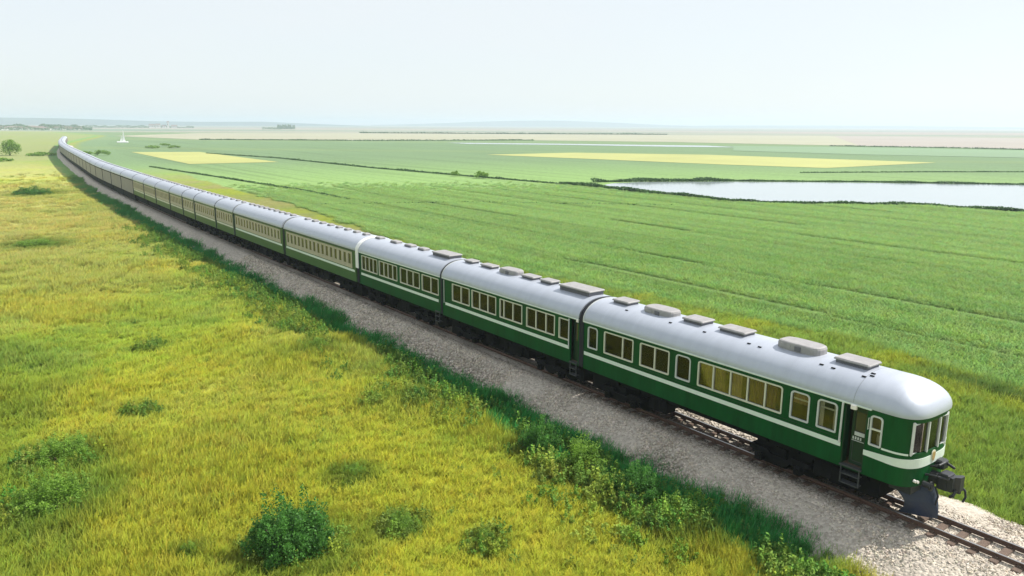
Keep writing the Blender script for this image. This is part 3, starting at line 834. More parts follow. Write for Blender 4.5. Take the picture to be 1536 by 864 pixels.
# stripes
mb = MB(); ribbon(mb, full, a_of(12.90), a_of(.05), 1.985, 2.15, .002, .012); mb.build('stripe', M['stripe'], car)
mb = MB(); ribbon(mb, full, a_of(-.75), a_of(-1.25), 1.985, 2.16, .002, .016, step=.08, z0b=1.97, z1b=2.19)
ribbon(mb, full, a_of(-1.25), fa0, 1.97, 2.19, .002, .016, step=.06, z0b=1.93, z1b=2.24)
ribbon(mb, full, fa0, Ltot - fa0, 1.93, 2.24, .002, .016, step=.06); ribbon(mb, full, Ltot - fa0, Ltot - a_of(-.75), 1.93, 2.24, .002, .016, step=.08, z0b=1.985, z1b=2.16)
mb.build('nose_band', M['stripe'], car)
mb = MB(); ribbon(mb, full, a_of(-1.32), fa0 - .04, 2.36, 2.42, .002, .02, step=.06); mb.build('upper_trim', M['stripe'], car)
mb = MB(); ribbon(mb, full, fa1 + .06, fa1 + .42, 2.44, 2.50, .002, .02, step=.06); mb.build('upper_trim', M['stripe'], car)
mb = MB(); ribbon(mb, full, 0, a_of(-.9), 3.56, 3.61, .002, .075, mi=0); mb.build('gutter', M['stripe'], car)
mb = MB(); ribbon(mb, full, 0.02, a_of(.02), 2.255, 2.275, .002, .010); mb.build('waist_moulding', M['green_dark'], car)
# door, set back in its recess
mb = MB(); dr = a_of(0); dl = a_of(-.77)
ribbon(mb, full, dr + .18, dl - .02, 1.44, 2.5, -.26, -.20); ribbon(mb, full, dr + .18, dl - .02, 3.3, 3.58, -.26, -.20)
ribbon(mb, full, dr + .18, dr + .28, 2.5, 3.3, -.26, -.20); ribbon(mb, full, dl - .12, dl - .02, 2.5, 3.3, -.26, -.20)
ribbon(mb, full, dr + .26, dl - .1, 1.55, 1.57, -.20, -.19, mi=1)
ribbon(mb, full, dr + .26, dr + .275, 1.57, 2.3, -.20, -.19, mi=1)
door = mb.build('door', [M['green_dark'], mat_steps], car)
mb = MB(); ribbon(mb, full, dr + .28, dl - .12, 2.5, 3.3, -.235, -.225); mb.build('door_pane', M['glassdark'], door)
mb = MB(); ribbon(mb, full, dr + .30, dl - .12, 2.47, 2.60, -.195, -.18); ribbon(mb, full, dr + .22, dl - .12, 2.27, 2.29, -.195, -.185)
for q in range(4): ribbon(mb, full, dr + .24 + q * .085, dr + .29 + q * .085, 2.32, 2.42, -.195, -.187)
mb.build('door_plate', M['lightgrey'], door)
mb = MB()
for x in (dr, dl): mb.box(*sorted((LC - x, LC - x + (.04 if x == dl else -.04))), HW - .3, HW - .012, 1.42, 3.6)
mb.box(X(-.77), X(0), HW - .5, HW - .27, 1.42, 3.6) if False else None
mb.build('door_jamb', M['green_dark'], car)
mb = MB(); mb.tube([(X(.07), HW + .07, 2.13), (X(.06), HW + .07, 3.56)], .035, 8); mb.tube([(X(.07), HW, 2.2), (X(.07), HW + .07, 2.2)], .02); mb.tube([(X(.06), HW, 3.5), (X(.06), HW + .07, 3.5)], .02)
mb.build('handrail', M['lightgrey'], car)
mb = MB(); mb.tube([(X(-.84), HW + .05, 2.9), (X(-.84), HW + .05, 3.3)], .014, 6); mb.tube([(X(-.84), HW, 3.28), (X(-.84), HW + .05, 3.28)], .012, 6); mb.tube([(X(-.84), HW, 2.92), (X(-.84), HW + .05, 2.92)], .012, 6)
mb.build('handrail', M['lightgrey'], car)
mb = MB(); mb.box(X(-.42), X(-.22), HW + .0, HW + .13, 3.44, 3.60, bev=.03); mb.build('door_lamp', M['lamp'], car)
steps(car, X(-.77), X(0), HW)
# roof with domed end
mb = MB(); hw = HW + .05
EP = plan(hw, dn + .06); xr = X(-.45)
E_, R_ = [], []
for x in list(np.arange(LC, xr, -1.2)) : E_.append((x, hw)); R_.append((x, 0))
for x in np.linspace(xr, xs_, 8)[:-1]: E_.append((x, hw)); R_.append((xr - (xr - x) * .25, 0))
R0 = xr - (xr - xs_) * .25
for (x, y) in EP: E_.append((x, y)); R_.append((R0, 0))
for x in np.linspace(xs_, xr, 8)[1:]: E_.append((x, -hw)); R_.append((xr - (xr - x) * .25, 0))
for x in list(np.arange(LC, xr, -1.2))[::-1]: E_.append((x, -hw)); R_.append((x, 0))
roof_surface(mb, E_, R_, nv=16)
P = [(LC, hw * math.cos(t) ** (2 / 2.35), HG + RISE * math.sin(t) ** (2 / 1.85)) for t in np.linspace(0, math.pi / 2, 10)]
P += [(a, -b, c) for a, b, c in P[::-1][1:]]
mb.add(P, [tuple(range(len(P)))])
# soffit
mb.add([(x, y, HG - .05) for x, y in EP], [tuple(range(len(EP)))])
mb.build('roof', M['silver'], car)
mb = MB(); cap_hoop(mb, LC - .03, LC + .02, .015, zlow=HG - .05); mb.build('roof_end_rim', M['lightgrey'], car)
mb = MB()
cap_hoop(mb, X(-.28), X(-.265), .004); mb.build('roof_seam', mat('seam_grey', (.25, .27, .3), .6), car)
for (a, b, w, h, st) in ((11.15, 12.2, .8, .17, 'lid'), (8.6, 10.3, .9, .22, 'capsule'), (6.9, 8.0, .85, .17, 'lid'), (4.85, 6.15, .8, .16, 'lid'), (1.75, 3.5, .9, .27, 'capsule'), (-.15, 1.15, .85, .17, 'lid')):
    vent(car, X(a), X(b), w, h, st)
mb = MB()
for (s, y) in ((10.9, .72), (8.3, .75), (6.5, .75), (4.4, .72), (3.9, .75), (1.35, .78), (.9, .8), (-.2, .8), (-.35, .5), (-.4, .66)):
    rz = roof_z(y) if s > -.6 else None
    if rz is None:
        t = .62 if s < -1.5 else .95
        rz = HG + RISE * (.62 if s < -1.5 else .965) - .03
    mb = MB(); mb.box(X(s) - .07, X(s) + .07, y - .03, y + .03, rz - .03, rz + .025); mb.build('roof_fitting', M['black'], car)
# emblem: shield with a gold field
def shield(k, out0, out1, m, parent):
    mb = MB(); aC = a_at_y(.10)
    poly = [(-.12, .17), (-.06, .21), (0, .22), (.06, .21), (.12, .17), (.125, .02), (.08, -.12), (0, -.20), (-.08, -.12), (-.125, .02)]
    n = len(poly); V = [pt(full, aC + u * k, 2.17 + v * k, out0) for u, v in poly] + [pt(full, aC + u * k, 2.17 + v * k, out1) for u, v in poly]
    mb.add(V, [tuple(range(n, 2 * n))] + [(i, (i + 1) % n, n + (i + 1) % n, n + i) for i in range(n)]); return mb.build('emblem', m, parent)
em = shield(1.0, .016, .035, M['cream'], car); e2 = shield(.76, .0355, .045, M['gold'], em); e2.name = 'emblem_field'
# underframe, bogies, boxes
underframe(car, X(-1.3), LC, [(X(.0), X(1.1), .5, 1.15, .55, 1.1), (X(8.0), X(9.0), .45, 1.1, .5, 1.1), (X(4.0), X(5.2), -1.1, -.6, .8, 1.1)], fill=[(X(-1.1), X(1.15)), (X(1.25), X(3.6)), (X(8.3), X(9.2)), (X(9.6), X(11.6)), (X(11.8), X(12.9))])
bogie(car, X(2.45)); bogie(car, X(10.6))
# coupler, buffer beam, hoses, plough
mb = MB()
mb.box(X(-2.2), X(-1.5), -1.0, 1.0, 1.02, 1.3)
mb.box(X(-2.718), X(-2.0), -.16, .16, 1.30, 1.62, bev=.04)
mb.box(X(-2.977), X(-2.607), -.26, .26, 1.22, 1.74, bev=.06)
mb.prism([(X(-2.977), .0), (X(-3.177), -.26), (X(-3.251), -.20), (X(-3.236), .02), (X(-3.103), .12), (X(-3.103), .27), (X(-2.940), .27)], 1.24, 1.72, lambda u, v, h: (u, v, h))
mb.box(X(-3.014), X(-2.718), -.05, .35, 1.66, 1.80, bev=.03)
mb.tube([(X(-2.311), .42, 1.62), (X(-2.718), .42, 1.68), (X(-3.014), .3, 1.66)], .04)
mb.tube([(X(-2.274), -.4, 1.74), (X(-2.607), -.42, 1.86), (X(-2.866), -.36, 1.80)], .045)
mb.tube([(X(-2.274), .15, 1.80), (X(-2.570), .1, 1.92), (X(-2.585), -.3, 1.92)], .035)
mb.box(X(-2.607), X(-2.311), -.55, -.15, 1.7, 1.98, bev=.05)
mb.cyl((X(-3.125), -.2, 1.10), .07, (0, 0, 1), .14, 10)
mb.tube([(X(-3.162), .12, 1.3), (X(-3.125), .2, 1.12), (X(-3.014), .1, 1.02)], .05)
mb.cyl((X(-2.385), .62, 1.38), .1, (-1, 0, 0), .3, 14); mb.cyl((X(-2.607), .62, 1.38), .16, (-1, 0, 0), .05, 18)
mb.build('coupler', [M['coupler']], car)
mb = MB()
mb.tube([(X(-3.15), -.25, 1.35), (X(-3.28), -.3, 1.2), (X(-3.31), -.3, 1.0), (X(-3.25), -.28, .82)], .035)
mb.build('brake_hose', M['rubber'], car); mb = MB()
mb.tube([(X(-2.6), .25, 1.25), (X(-2.72), .24, .95), (X(-2.66), .2, .62)], .03)
mb.build('brake_hose', M['rubber'], car)
mb = MB(); mb.cyl((X(-2.25), .98, 1.52), .05, (-1, .25, 0), .08, 14); mb.cyl((X(-2.34), .96, 1.52), .045, (-1, .25, 0), .05, 14); mb.build('marker_lamp', M['lamp'], car)
mb = MB(); ng, mg = 10, 8
for sg in (1, -1):
    V = []
    for i in range(ng + 1):
        u = i / ng
        for j in range(mg + 1):
            v = j / mg
            y = sg * (u * (.56 + .26 * v)); z = .10 + v * 1.02
            x = X(-2.72) + u ** 1.4 * 1.0 + .30 * v ** 2 - .30 * math.sin(v * math.pi) * u + .02
            z = .10 + v * (1.12 - .1 * u)
            V.append((x, y, z))
    V += [(a + .03, b, c) for a, b, c in V]
    h = (ng + 1) * (mg + 1); Fs = []
    for i in range(ng):
        for j in range(mg):
            a = i * (mg + 1) + j; Fs += [(a, a + mg + 1, a + mg + 2, a + 1), (h + a, h + a + 1, h + a + mg + 2, h + a + mg + 1)]
    for i in range(ng): a = i * (mg + 1); Fs += [(a, a + mg + 1, h + a + mg + 1, h + a), (a + mg, h + a + mg, h + a + 2 * mg + 1, a + 2 * mg + 1)]
    mb.add(V, Fs, 0, False)
mb.build('plough', M['steel'], car)

def bellows(root, x0, x1, m='rubber'):
    mb = MB()
    n = max(2, int((x1 - x0) / .09))
    for i in range(n):
        a = x0 + (x1 - x0) * i / n; b = x0 + (x1 - x0) * (i + .6) / n
        cap_hoop(mb, a, b, -.10, zlow=1.35)
    mb.box(x0, x1, -1.15, 1.15, 1.35, HG + .2)
    hwb = HW - .12
    mb2 = mb.build('bellows', M[m], root)
    return mb2
bellows(car, LC + .0, LC + .30)

# ---- other carriages
def simple_car(s0, s1, label, wins=None, band=None, vents=(), green='green', door_front=False, hoop=None, bog=True, side=None, rear_gap=.25, strip_name='stripe', detail=2, parts=None):
    root, L = place(s0, s1, label, GROUP)
    S = lambda s: s - s0
    near, far = side_paths(L)
    aa = lambda s: L - S(s)
    ops = []
    if wins:
        for (a, b, mu, cu) in wins: ops.append((aa(b) + .05, aa(a) - .05, ZW0 + .05, ZW1 - .05))
    dop = []
    if door_front: dop.append((L - .62, L - .06, 1.40, 3.60))
    mb = MB(); wall(mb, near, ops + dop, ZK, HG); wall(mb, far, [], ZK, HG)
    for x in (0, L): mb.add([(x, -HW, ZK), (x, HW, ZK), (x, HW, HG), (x, -HW, HG)], [(0, 1, 2, 3)])
    mb.build('body', M[side or green], root)
    roof_straight(root, 0, L)
    if detail > 0:
        mb = MB(); ribbon(mb, near, .3, L - (.7 if door_front else .25), 1.985, 2.15, .002, .012); mb.build('stripe', M['stripe'] if detail > 1 else M['cream'], root)
    if detail > 1:
        mb = MB(); ribbon(mb, near, 0, L, 3.56, 3.61, .002, .075); mb.build('gutter', M['stripe'] if detail > 2 else M['green_dark'], root)
        mb = MB(); cap_hoop(mb, L - .03, L + .02, .015, zlow=HG - .05); mb.build('roof_end_rim', M['lightgrey'], root)
    if wins:
        mb = MB(); mb.box(.05, L - .05, -1.28, -.0, 1.38, 3.6, 0)
        for i in range(1, int(L / 1.9)): mb.box(i * 1.9, i * 1.9 + .04, 0, 1.25, 1.44, 3.54, 0)
        mb.box(.05, L - .05, 0, 1.26, 1.38, 1.43, 0)
        mb.build('interior', M['interior'], root)
        for (a, b, mu, cu) in wins: window(root, near, aa(b), aa(a), ZW0, ZW1, [aa(q) for q in mu], r=.05, rb=.04, curtain=cu, seed=int(s0))
    if band:
        n, w, e0, e1 = band                          # pale window band with n dark windows
        mb = MB(); a0, a1 = e0, L - e1; pitch = (a1 - a0) / n
        ribbon(mb, near, a0, a1, 3.27, 3.42, .004, .035); ribbon(mb, near, a0, a1, 2.22, 2.52, .004, .035)
        for i in range(n + 1):
            c = a0 + i * pitch; h = (pitch - w) / 2
            ribbon(mb, near, max(a0, c - h), min(a1, c + h), 2.52, 3.27, .004, .035)
        mb.build('window_band', M['tan'], root)
        for i in range(n):
            mb = MB(); c = a0 + (i + .5) * pitch; ribbon(mb, near, c - w / 2 - .02, c + w / 2 + .02, 2.50, 3.29, .003, .010); mb.build('window', M['glassdark'], root)
    if door_front:
        mb = MB(); ribbon(mb, near, L - .6, L - .08, 1.44, 3.58, -.24, -.20); d = mb.build('door', M['green_dark'], root)
        mb = MB(); ribbon(mb, near, L - .5, L - .18, 2.45, 3.3, -.197, -.185); mb.build('door_pane', M['glassdark'], d)
        mb = MB(); mb.tube([(.68, HW + .05, 2.1), (.68, HW + .05, 3.5)], .03); mb.build('handrail', M['lightgrey'], root)
        mb = MB(); mb.tube([(L - .22, HW + .05, 2.1), (L - .22, HW + .05, 3.5)], .022); mb.build('handrail', M['lightgrey'], root)
        mb = MB(); mb.box(.0, .14, HW, HW + .1, 3.46, 3.6, bev=.03); mb.build('door_lamp', M['lamp'], root)
    if door_front or detail > 2: steps(root, .05, .62, HW)
    for v in vents: vent(root, S(v[0]), S(v[1]), v[2], v[3], v[4])
    if bog:
        underframe(root, .1, L, [(L * .4, L * .4 + 1.1, .45, 1.1, .45, 1.1), (L * .6, L * .6 + .8, .5, 1.12, .55, 1.1), (L * .5, L * .5 + .5, .6, 1.05, .6, 1.1)] if L > 7 else [], fill=[(.2, L * .42), (L * .42 + 1.5, L - .2)] if 37 < s0 < 52 else [(.15, L - .15)])
        bogie(root, 2.3 if L > 8 else 1.6); bogie(root, L - (2.3 if L > 8 else 1.6))
    else:
        mb = MB(); mb.box(.1, L - .1, -1.0, 1.0, .35, ZK + .02); mb.build('underframe', M['black'], root)
    if hoop:
        mb = MB(); cap_hoop(mb, L - .12, L + .36, .05, zlow=2.2); mb.build('end_hoop', M['white'], root)
    bellows(root, L, L + rear_gap) if rear_gap else None
    return root, L
V2 = [(24.0, 24.9, .6, .16, 'lid'), (22.0, 23.2, .6, .16, 'lid'), (19.7, 21.3, .8, .24, 'capsule'), (18.2, 19.3, .65, .16, 'lid'), (16.7, 17.7, .65, .18, 'lid'), (13.6, 15.9, 1.05, .24, 'lid')]
simple_car(13.28, 25.52, 'second carriage of the train, with a wide flat roof vent at its near end', wins=[(22.60, 24.45, (23.5,), 'full'), (20.0, 22.38, (21.6, 20.8), 'full'), (17.68, 19.67, (19.3, 18.5), 'pale_end'), (15.05, 17.33, (16.55, 15.75), 'full'), (13.98, 14.75, (), 'sides')],
           vents=V2, door_front=True, detail=3, rear_gap=.22)
simple_car(25.76, 36.9, 'third carriage of the train, with four grouped cream-framed windows', wins=[(34.05, 36.5, (35.9, 35.3, 34.7), 'full'), (31.2, 33.8, (33.1, 32.5, 31.85), 'full'), (28.25, 30.8, (29.9, 29.1), 'blind'), (25.98, 27.98, (26.9,), 'full')],
           vents=[(35.9, 36.6, .5, .14, 'cowl'), (33.4, 34.3, .5, .15, 'cowl'), (31.4, 32.3, .5, .15, 'cowl'), (29.7, 30.5, .5, .15, 'cowl'), (26.2, 28.3, 1.0, .22, 'lid')], green='green', detail=3, rear_gap=.3)
small = lambda a, b, n, w=.45: [(a + (b - a) * i / n, a + (b - a) * i / n + .55, w, .14, 'cowl') for i in range(n)]
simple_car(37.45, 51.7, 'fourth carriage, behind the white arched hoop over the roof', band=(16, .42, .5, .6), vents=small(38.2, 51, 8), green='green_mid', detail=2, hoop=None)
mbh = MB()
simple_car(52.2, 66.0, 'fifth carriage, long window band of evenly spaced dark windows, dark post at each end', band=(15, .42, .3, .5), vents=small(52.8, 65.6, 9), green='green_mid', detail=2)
ORD = {6: 'sixth', 7: 'seventh', 8: 'eighth', 9: 'ninth', 10: 'tenth', 11: 'eleventh', 12: 'twelfth'}
J = [66.3, 72.9, 81.8, 87.6, 94.7, 103.7, 112.5, 121.9]
for i in range(len(J) - 1):
    L_ = J[i + 1] - J[i]
    simple_car(J[i] + .1, J[i + 1] - .2, ORD[i + 6] + ' carriage counted from the rounded leading end, ' + ('short, with narrow windows in a tan band' if i < 4 else 'faded olive sides with a tan window band'),
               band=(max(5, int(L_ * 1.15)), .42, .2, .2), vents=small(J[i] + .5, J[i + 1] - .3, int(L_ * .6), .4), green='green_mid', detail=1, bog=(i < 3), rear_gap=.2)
# the far carriages: one built, the rest copied
s = 122.2; proto = None; LF = 11.9
while s < 508:
    if proto is None:
        root, L = place(s, s + LF - .3, '', GROUP)
        near, far = side_paths(L)
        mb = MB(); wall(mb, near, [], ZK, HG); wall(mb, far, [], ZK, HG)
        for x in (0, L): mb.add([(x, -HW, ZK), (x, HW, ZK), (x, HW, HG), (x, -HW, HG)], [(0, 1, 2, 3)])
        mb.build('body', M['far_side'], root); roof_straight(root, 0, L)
        mb = MB(); ribbon(mb, near, .2, L - .2, 3.42, 3.62, .003, .03); mb.build('roof_line', M['black'], root)
        mb = MB(); mb.box(.0, L, -.06, .06, roof_z(0) - .02, roof_z(0) + .07); mb.build('ridge_strip', M['ventdark'], root)
        mb = MB(); mb.box(.1, L - .1, -1.0, 1.2, .2, ZK + .02); mb.build('underframe', M['black'], root)
        bellows(root, L, L + .28)
        proto = root; e = root
    else:
        e = proto.copy(); COL.objects.link(e)
        for ch in proto.children:
            c = ch.copy(); COL.objects.link(c); c.parent = e
        a, b = TP(s), TP(s + LF - .3); t = b - a
        e.location = (a[0], a[1], 0); e.rotation_euler = (0, 0, math.atan2(t[1], t[0]))
    e['label'] = 'distant tan grey carriage in the far, windowless-looking part of the train'
    e['group'] = 'far carriages of the train'
    s += LF
# white hoop between third and fourth carriage belongs to the third
tgt = [o for o in bpy.data.objects if o.get('label', '').startswith('third carriage')][0]
mb = MB(); L3 = 36.9 - 25.76; cap_hoop(mb, L3 - .02, L3 + .42, .045, zlow=2.4); mb.build('end_hoop', M['white'], tgt)
# ------------------------------------------------------------------ scattered ground cover (points + tuft shapes in one mesh, instanced)
def gn_scatter(obj, nvar):
    ng = bpy.data.node_groups.new(obj.name + '_scatter', 'GeometryNodeTree')
    ng.interface.new_socket('Geometry', in_out='INPUT', socket_type='NodeSocketGeometry')
    ng.interface.new_socket('Geometry', in_out='OUTPUT', socket_type='NodeSocketGeometry')
    N = ng.nodes.new; L = ng.links.new
    gi = N('NodeGroupInput'); go = N('NodeGroupOutput'); join = N('GeometryNodeJoinGeometry')
    def attr(name, dt):
        a = N('GeometryNodeInputNamedAttribute'); a.data_type = dt; a.inputs['Name'].default_value = name
        return a.outputs['Attribute']
    isl = attr('island', 'FLOAT'); kd = attr('kindno', 'FLOAT'); rot = attr('rot', 'FLOAT_VECTOR'); scl = attr('scl', 'FLOAT_VECTOR')
    def eq(a, v):
        c = N('FunctionNodeCompare'); c.data_type = 'FLOAT'; c.operation = 'EQUAL'; c.inputs['Epsilon'].default_value = .1
        L(a, c.inputs[0]); c.inputs[1].default_value = v; return c.outputs[0]
    for k in range(nvar):
        s1 = N('GeometryNodeSeparateGeometry'); s1.domain = 'POINT'; L(gi.outputs[0], s1.inputs[0]); L(eq(isl, k + 1), s1.inputs[1])
        s2 = N('GeometryNodeSeparateGeometry'); s2.domain = 'POINT'; L(gi.outputs[0], s2.inputs[0])
        s3 = N('GeometryNodeSeparateGeometry'); s3.domain = 'POINT'
        L(eq(isl, 0), s2.inputs[1]); L(s2.outputs[0], s3.inputs[0]); L(eq(kd, k), s3.inputs[1])
        ip = N('GeometryNodeInstanceOnPoints'); L(s3.outputs[0], ip.inputs['Points']); L(s1.outputs[0], ip.inputs['Instance'])
        L(rot, ip.inputs['Rotation']); L(scl, ip.inputs['Scale']); L(ip.outputs[0], join.inputs[0])
    L(join.outputs[0], go.inputs[0])
    md = obj.modifiers.new('scatter', 'NODES'); md.node_group = ng
def scatter(name, variants, P, kinds, rots, scls, cols, material, label=None, kind='stuff', smooth=False):
    V = [P]; isl = [np.zeros(len(P))]; Fq = []; b = len(P)
    for k, (v, f) in enumerate(variants):
        V.append(v); isl.append(np.full(len(v), k + 1.)); Fq.append(np.asarray(f) + b); b += len(v)
    V = np.concatenate(V); isl = np.concatenate(isl); Fq = np.concatenate(Fq); pad = b - len(P)
    z = lambda a, fill=0.: np.concatenate([a, np.full((pad,) + a.shape[1:], fill)])
    o = np_mesh(name, V, Fq, material, smooth=smooth, attrs={'island': isl, 'kindno': z(kinds.astype(float)), 'rot': z(rots), 'scl': z(scls), 'col': z(cols)})
    gn_scatter(o, len(variants)); tag(o, label, kind=kind)
    if label: tag(o, cat=name.replace('_', ' '))
    return o
def tuft(nb, rad, h, lean, w, seed, top=.25, stiff=.3):
    g = np.random.default_rng(seed); V, Fq = [], []
    for i in range(nb):
        t = g.random() * 6.283; r = rad * math.sqrt(g.random()); bx, by = r * math.cos(t), r * math.sin(t)
        hh = h * (.55 + .6 * g.random()); a = g.random() * 6.283; ln = lean * hh * (.3 + g.random())
        dx, dy = math.cos(a) * ln + .12 * hh, math.sin(a) * ln + .04 * hh
        fx, fy = -math.sin(a) * w, math.cos(a) * w; b = len(V)
        for k, ww in ((0, 1.), (.55, .8), (1, top)):
            cx, cy = bx + dx * k ** 1.7, by + dy * k ** 1.7; zz = hh * (k - .12 * k * k)
            V += [(cx - fx * ww, cy - fy * ww, zz - .03), (cx + fx * ww, cy + fy * ww, zz - .03)]
        Fq += [(b, b + 1, b + 3, b + 2), (b + 2, b + 3, b + 5, b + 4)]
    return np.array(V), np.array(Fq)
def polar(n_at, r0, r1, rho0, rref, pw, a0, a1):
    """random points, density rho0 at rref falling as (rref / r) ** pw"""
    A = a1 - a0; I = rho0 * rref ** pw * A * (r1 ** (2 - pw) - r0 ** (2 - pw)) / (2 - pw); n = int(I)
    u = RNG.random(n); r = (r0 ** (2 - pw) + u * (r1 ** (2 - pw) - r0 ** (2 - pw))) ** (1 / (2 - pw)); a = a0 + RNG.random(n) * A
    return np.sin(a) * r, np.cos(a) * r, r
def jit(c, k=.16):
    n = len(c); f = 1 + (RNG.random((n, 1)) - .5) * 2 * k; h = 1 + (RNG.random((n, 3)) - .5) * [.3, .14, .5]
    return np.clip(c * f * h, 0, 1)
# meadow and verge grass
x, y, r = polar(0, 11, 260, 30, 25, 1.55, R(-44), R(42))
s_, o_ = SO(x, y); keep = ((o_ > 1.95 - .75 * sst(45, 120, s_) + 1.5 * fbm(s_, o_ * 2, 2.2, 3) * (1 - .3 * sst(45, 120, s_))) | ((o_ < -3.6) & (o_ > crop_edge(s_) - 1) & (r < 90))) & (s_ > -13)
keep &= ~((o_ < 0) & (s_ > 40) & (RNG.random(len(x)) < .6)) & (RNG.random(len(x)) > sst(110, 260, r))
x, y, r, s_, o_ = x[keep], y[keep], r[keep], s_[keep], o_[keep]
c, _c = plant_col(x, y)
farside = (o_ < 0) & (s_ < 14)
vb = (c[:, 0] < .08)
tall = .8 + .12 * np.abs(RNG.normal(size=len(x))) + .35 * vb + .7 * sst(.45, .7, fbm(x, y, 6, 3)) + .9 * np.exp(-((o_ - 6.2) / 1.6) ** 2) * sst(.35, .6, fbm(x, y, 3.5, 3)) * sst(-4, 0, s_) * sst(60, 30, s_) + .55 * farside
sc = (r / 25) ** .55
scl = np.stack([sc * (1 + .2 * RNG.random(len(x))), sc * (1 + .2 * RNG.random(len(x))), (.45 + .55 * sc ** .4) * tall * (.8 + .4 * RNG.random(len(x)))], -1)
rots = np.stack([(RNG.random(len(x)) - .5) * .25, (RNG.random(len(x)) - .5) * .25, (RNG.random(len(x)) - .5) * 1.6], -1)
P = np.stack([x, y, relief(x, y) - .02], -1)
scatter('meadow_grass', [tuft(32, .22, .34, .65, .010, 20 + k) for k in range(5)], P, RNG.integers(0, 5, len(x)), rots, scl, jit(c * 1.33, .05), M['blade'], 'yellow green meadow grass with greener tufts', smooth=False)
# drilled crop
POND = [(12, 183.5), (19.5, 168.5), (26.0, 157.0), (37.0, 144.0), (39.0, 139), (47.2, 135.6), (62.1, 134.4), (72.6, 133.8), (78.3, 127.4), (84.4, 123.6), (90.5, 116.5), (97, 112), (146.0, 174.5), (135.4, 178), (123.9, 186.5), (111.4, 189), (88.6, 193), (55.5, 194), (31.6, 191), (19, 188)]
def in_poly(x, y, P):
    c = np.zeros(len(x), bool); n = len(P)
    for i in range(n):
        (x0, y0), (x1, y1) = P[i], P[i - 1]
        c ^= ((y0 > y) != (y1 > y)) & (x < (x1 - x0) * (y - y0) / ((y1 - y0) or 1e-9) + x0)
    return c
rows_s, rows_o, rows_t = [], [], []
for k, o0 in enumerate(np.arange(-245, -15, .56)):
    st = .34 * max(1, (abs(o0) + 5) / 60) ** .8
    ss = np.arange(-75, 250, st); ss = ss + RNG.random(len(ss)) * st * .8
    drift = (vn(ss / 23 + 3.1 * k, ss * 0 + k) - .5) * .16 + (vn(ss / 60, ss * 0 + 7) - .5) * 1.6
    long_n = vn(ss / 34 + 11.7 * k, ss * 0 + k * .37) * .55 + vn(ss / 90, ss * 0 + o0 / 2.1) * .45
    tone = .75 + .47 * long_n
    gone = (k % 16 in (7, 8)) & (vn(ss / 30, ss * 0 + k) > .42) | ((vn(ss / 17 + 5.5 * k, ss * 0 + .5) > .86) & (abs(o0) < 60))
    tone = np.where((k % 16 in (6, 9, 10)), tone * .88, tone)
    ok = ~gone
    rows_s.append(ss[ok]); rows_o.append((o0 + drift)[ok]); rows_t.append(tone[ok])
s_ = np.concatenate(rows_s); o_ = np.concatenate(rows_o); tn = np.concatenate(rows_t)
x = O2[0] + D2[0] * s_ + N2[0] * o_; y = O2[1] + D2[1] * s_ + N2[1] * o_; r = np.hypot(x, y); az = np.arctan2(x, y)
keep = (np.abs(az) < R(43)) & (r < 190) & (y > 5); x, y, r, tn, s_, o_ = x[keep], y[keep], r[keep], tn[keep], s_[keep], o_[keep]
c, cm = plant_col(x, y)
keep = cm & (RNG.random(len(x)) > sst(125, 190, r)) & ~in_poly(x, y, POND)
x, y, r, tn = x[keep], y[keep], r[keep], tn[keep]; c = c[keep] * tn[:, None] * 1.5
sc = (np.maximum(r, 40) / 40) ** .35
scl = np.stack([.85 * sc, 1.15 * sc, (.5 + .45 * tn ** 2) * (.85 + .3 * RNG.random(len(x)))], -1); rots = np.stack([(RNG.random(len(x)) - .5) * .2, (RNG.random(len(x)) - .5) * .2, PHI + (RNG.random(len(x)) - .5) * .3 + math.pi * RNG.integers(0, 2, len(x))], -1)
print('crop tufts', len(x))
scatter('crop', [tuft(24, .25, .40, .85, .018, 60 + k, top=.4) for k in range(4)], np.stack([x, y, relief(x, y) - .02], -1), RNG.integers(0, 4, len(x)), rots, scl, jit(c, .025), M['blade'], 'bright green young cereal crop in drilled rows')
# ballast stones
def stone(seed):
    g = np.random.default_rng(seed); P = [(-1, 0, 0), (1, 0, 0), (0, -1, 0), (0, 1, 0), (0, 0, -1), (0, 0, 1), (.7, .7, .3), (-.7, .6, .4), (.6, -.7, .5), (-.6, -.7, -.2)]
    import bmesh
    bm = bmesh.new()
    for p in P: bm.verts.new([c * (.75 + .5 * g.random()) for c in p])
    bmesh.ops.convex_hull(bm, input=bm.verts); bmesh.ops.triangulate(bm, faces=bm.faces)
    bm.verts.index_update(); vs = [v for v in bm.verts if v.link_faces]; ix = {v: i for i, v in enumerate(vs)}
    V = np.array([v.co[:] for v in vs]) * [.5, .5, .38]; Fq = np.array([[ix[v] for v in f.verts] for f in bm.faces]); bm.free(); return V, Fq
n = 75000
s_ = -13 + 75 * RNG.random(n) ** 1.5; o_ = -3.9 + 7.9 * RNG.random(n)
ok = (s_ < 15) | (o_ > 1.0); s_, o_ = s_[ok], o_[ok]
ok = (np.abs(np.abs(o_) - GA) > .09); s_, o_ = s_[ok], o_[ok]
q = TP(s_, o_); zz = bz(o_) - .005
sz = (.055 + .06 * RNG.random(len(s_))) * (1 + np.clip(s_, 0, 60) / 50)
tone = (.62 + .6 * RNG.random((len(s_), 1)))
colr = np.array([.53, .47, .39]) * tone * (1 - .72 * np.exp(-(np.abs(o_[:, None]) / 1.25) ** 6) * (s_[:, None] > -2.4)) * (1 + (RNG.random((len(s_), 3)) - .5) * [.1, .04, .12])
m_st = blade_mat('loose_stones', soft=0)
for nd in m_st.node_tree.nodes:
    if nd.type == 'MIX_SHADER': nd.inputs[0].default_value = 0
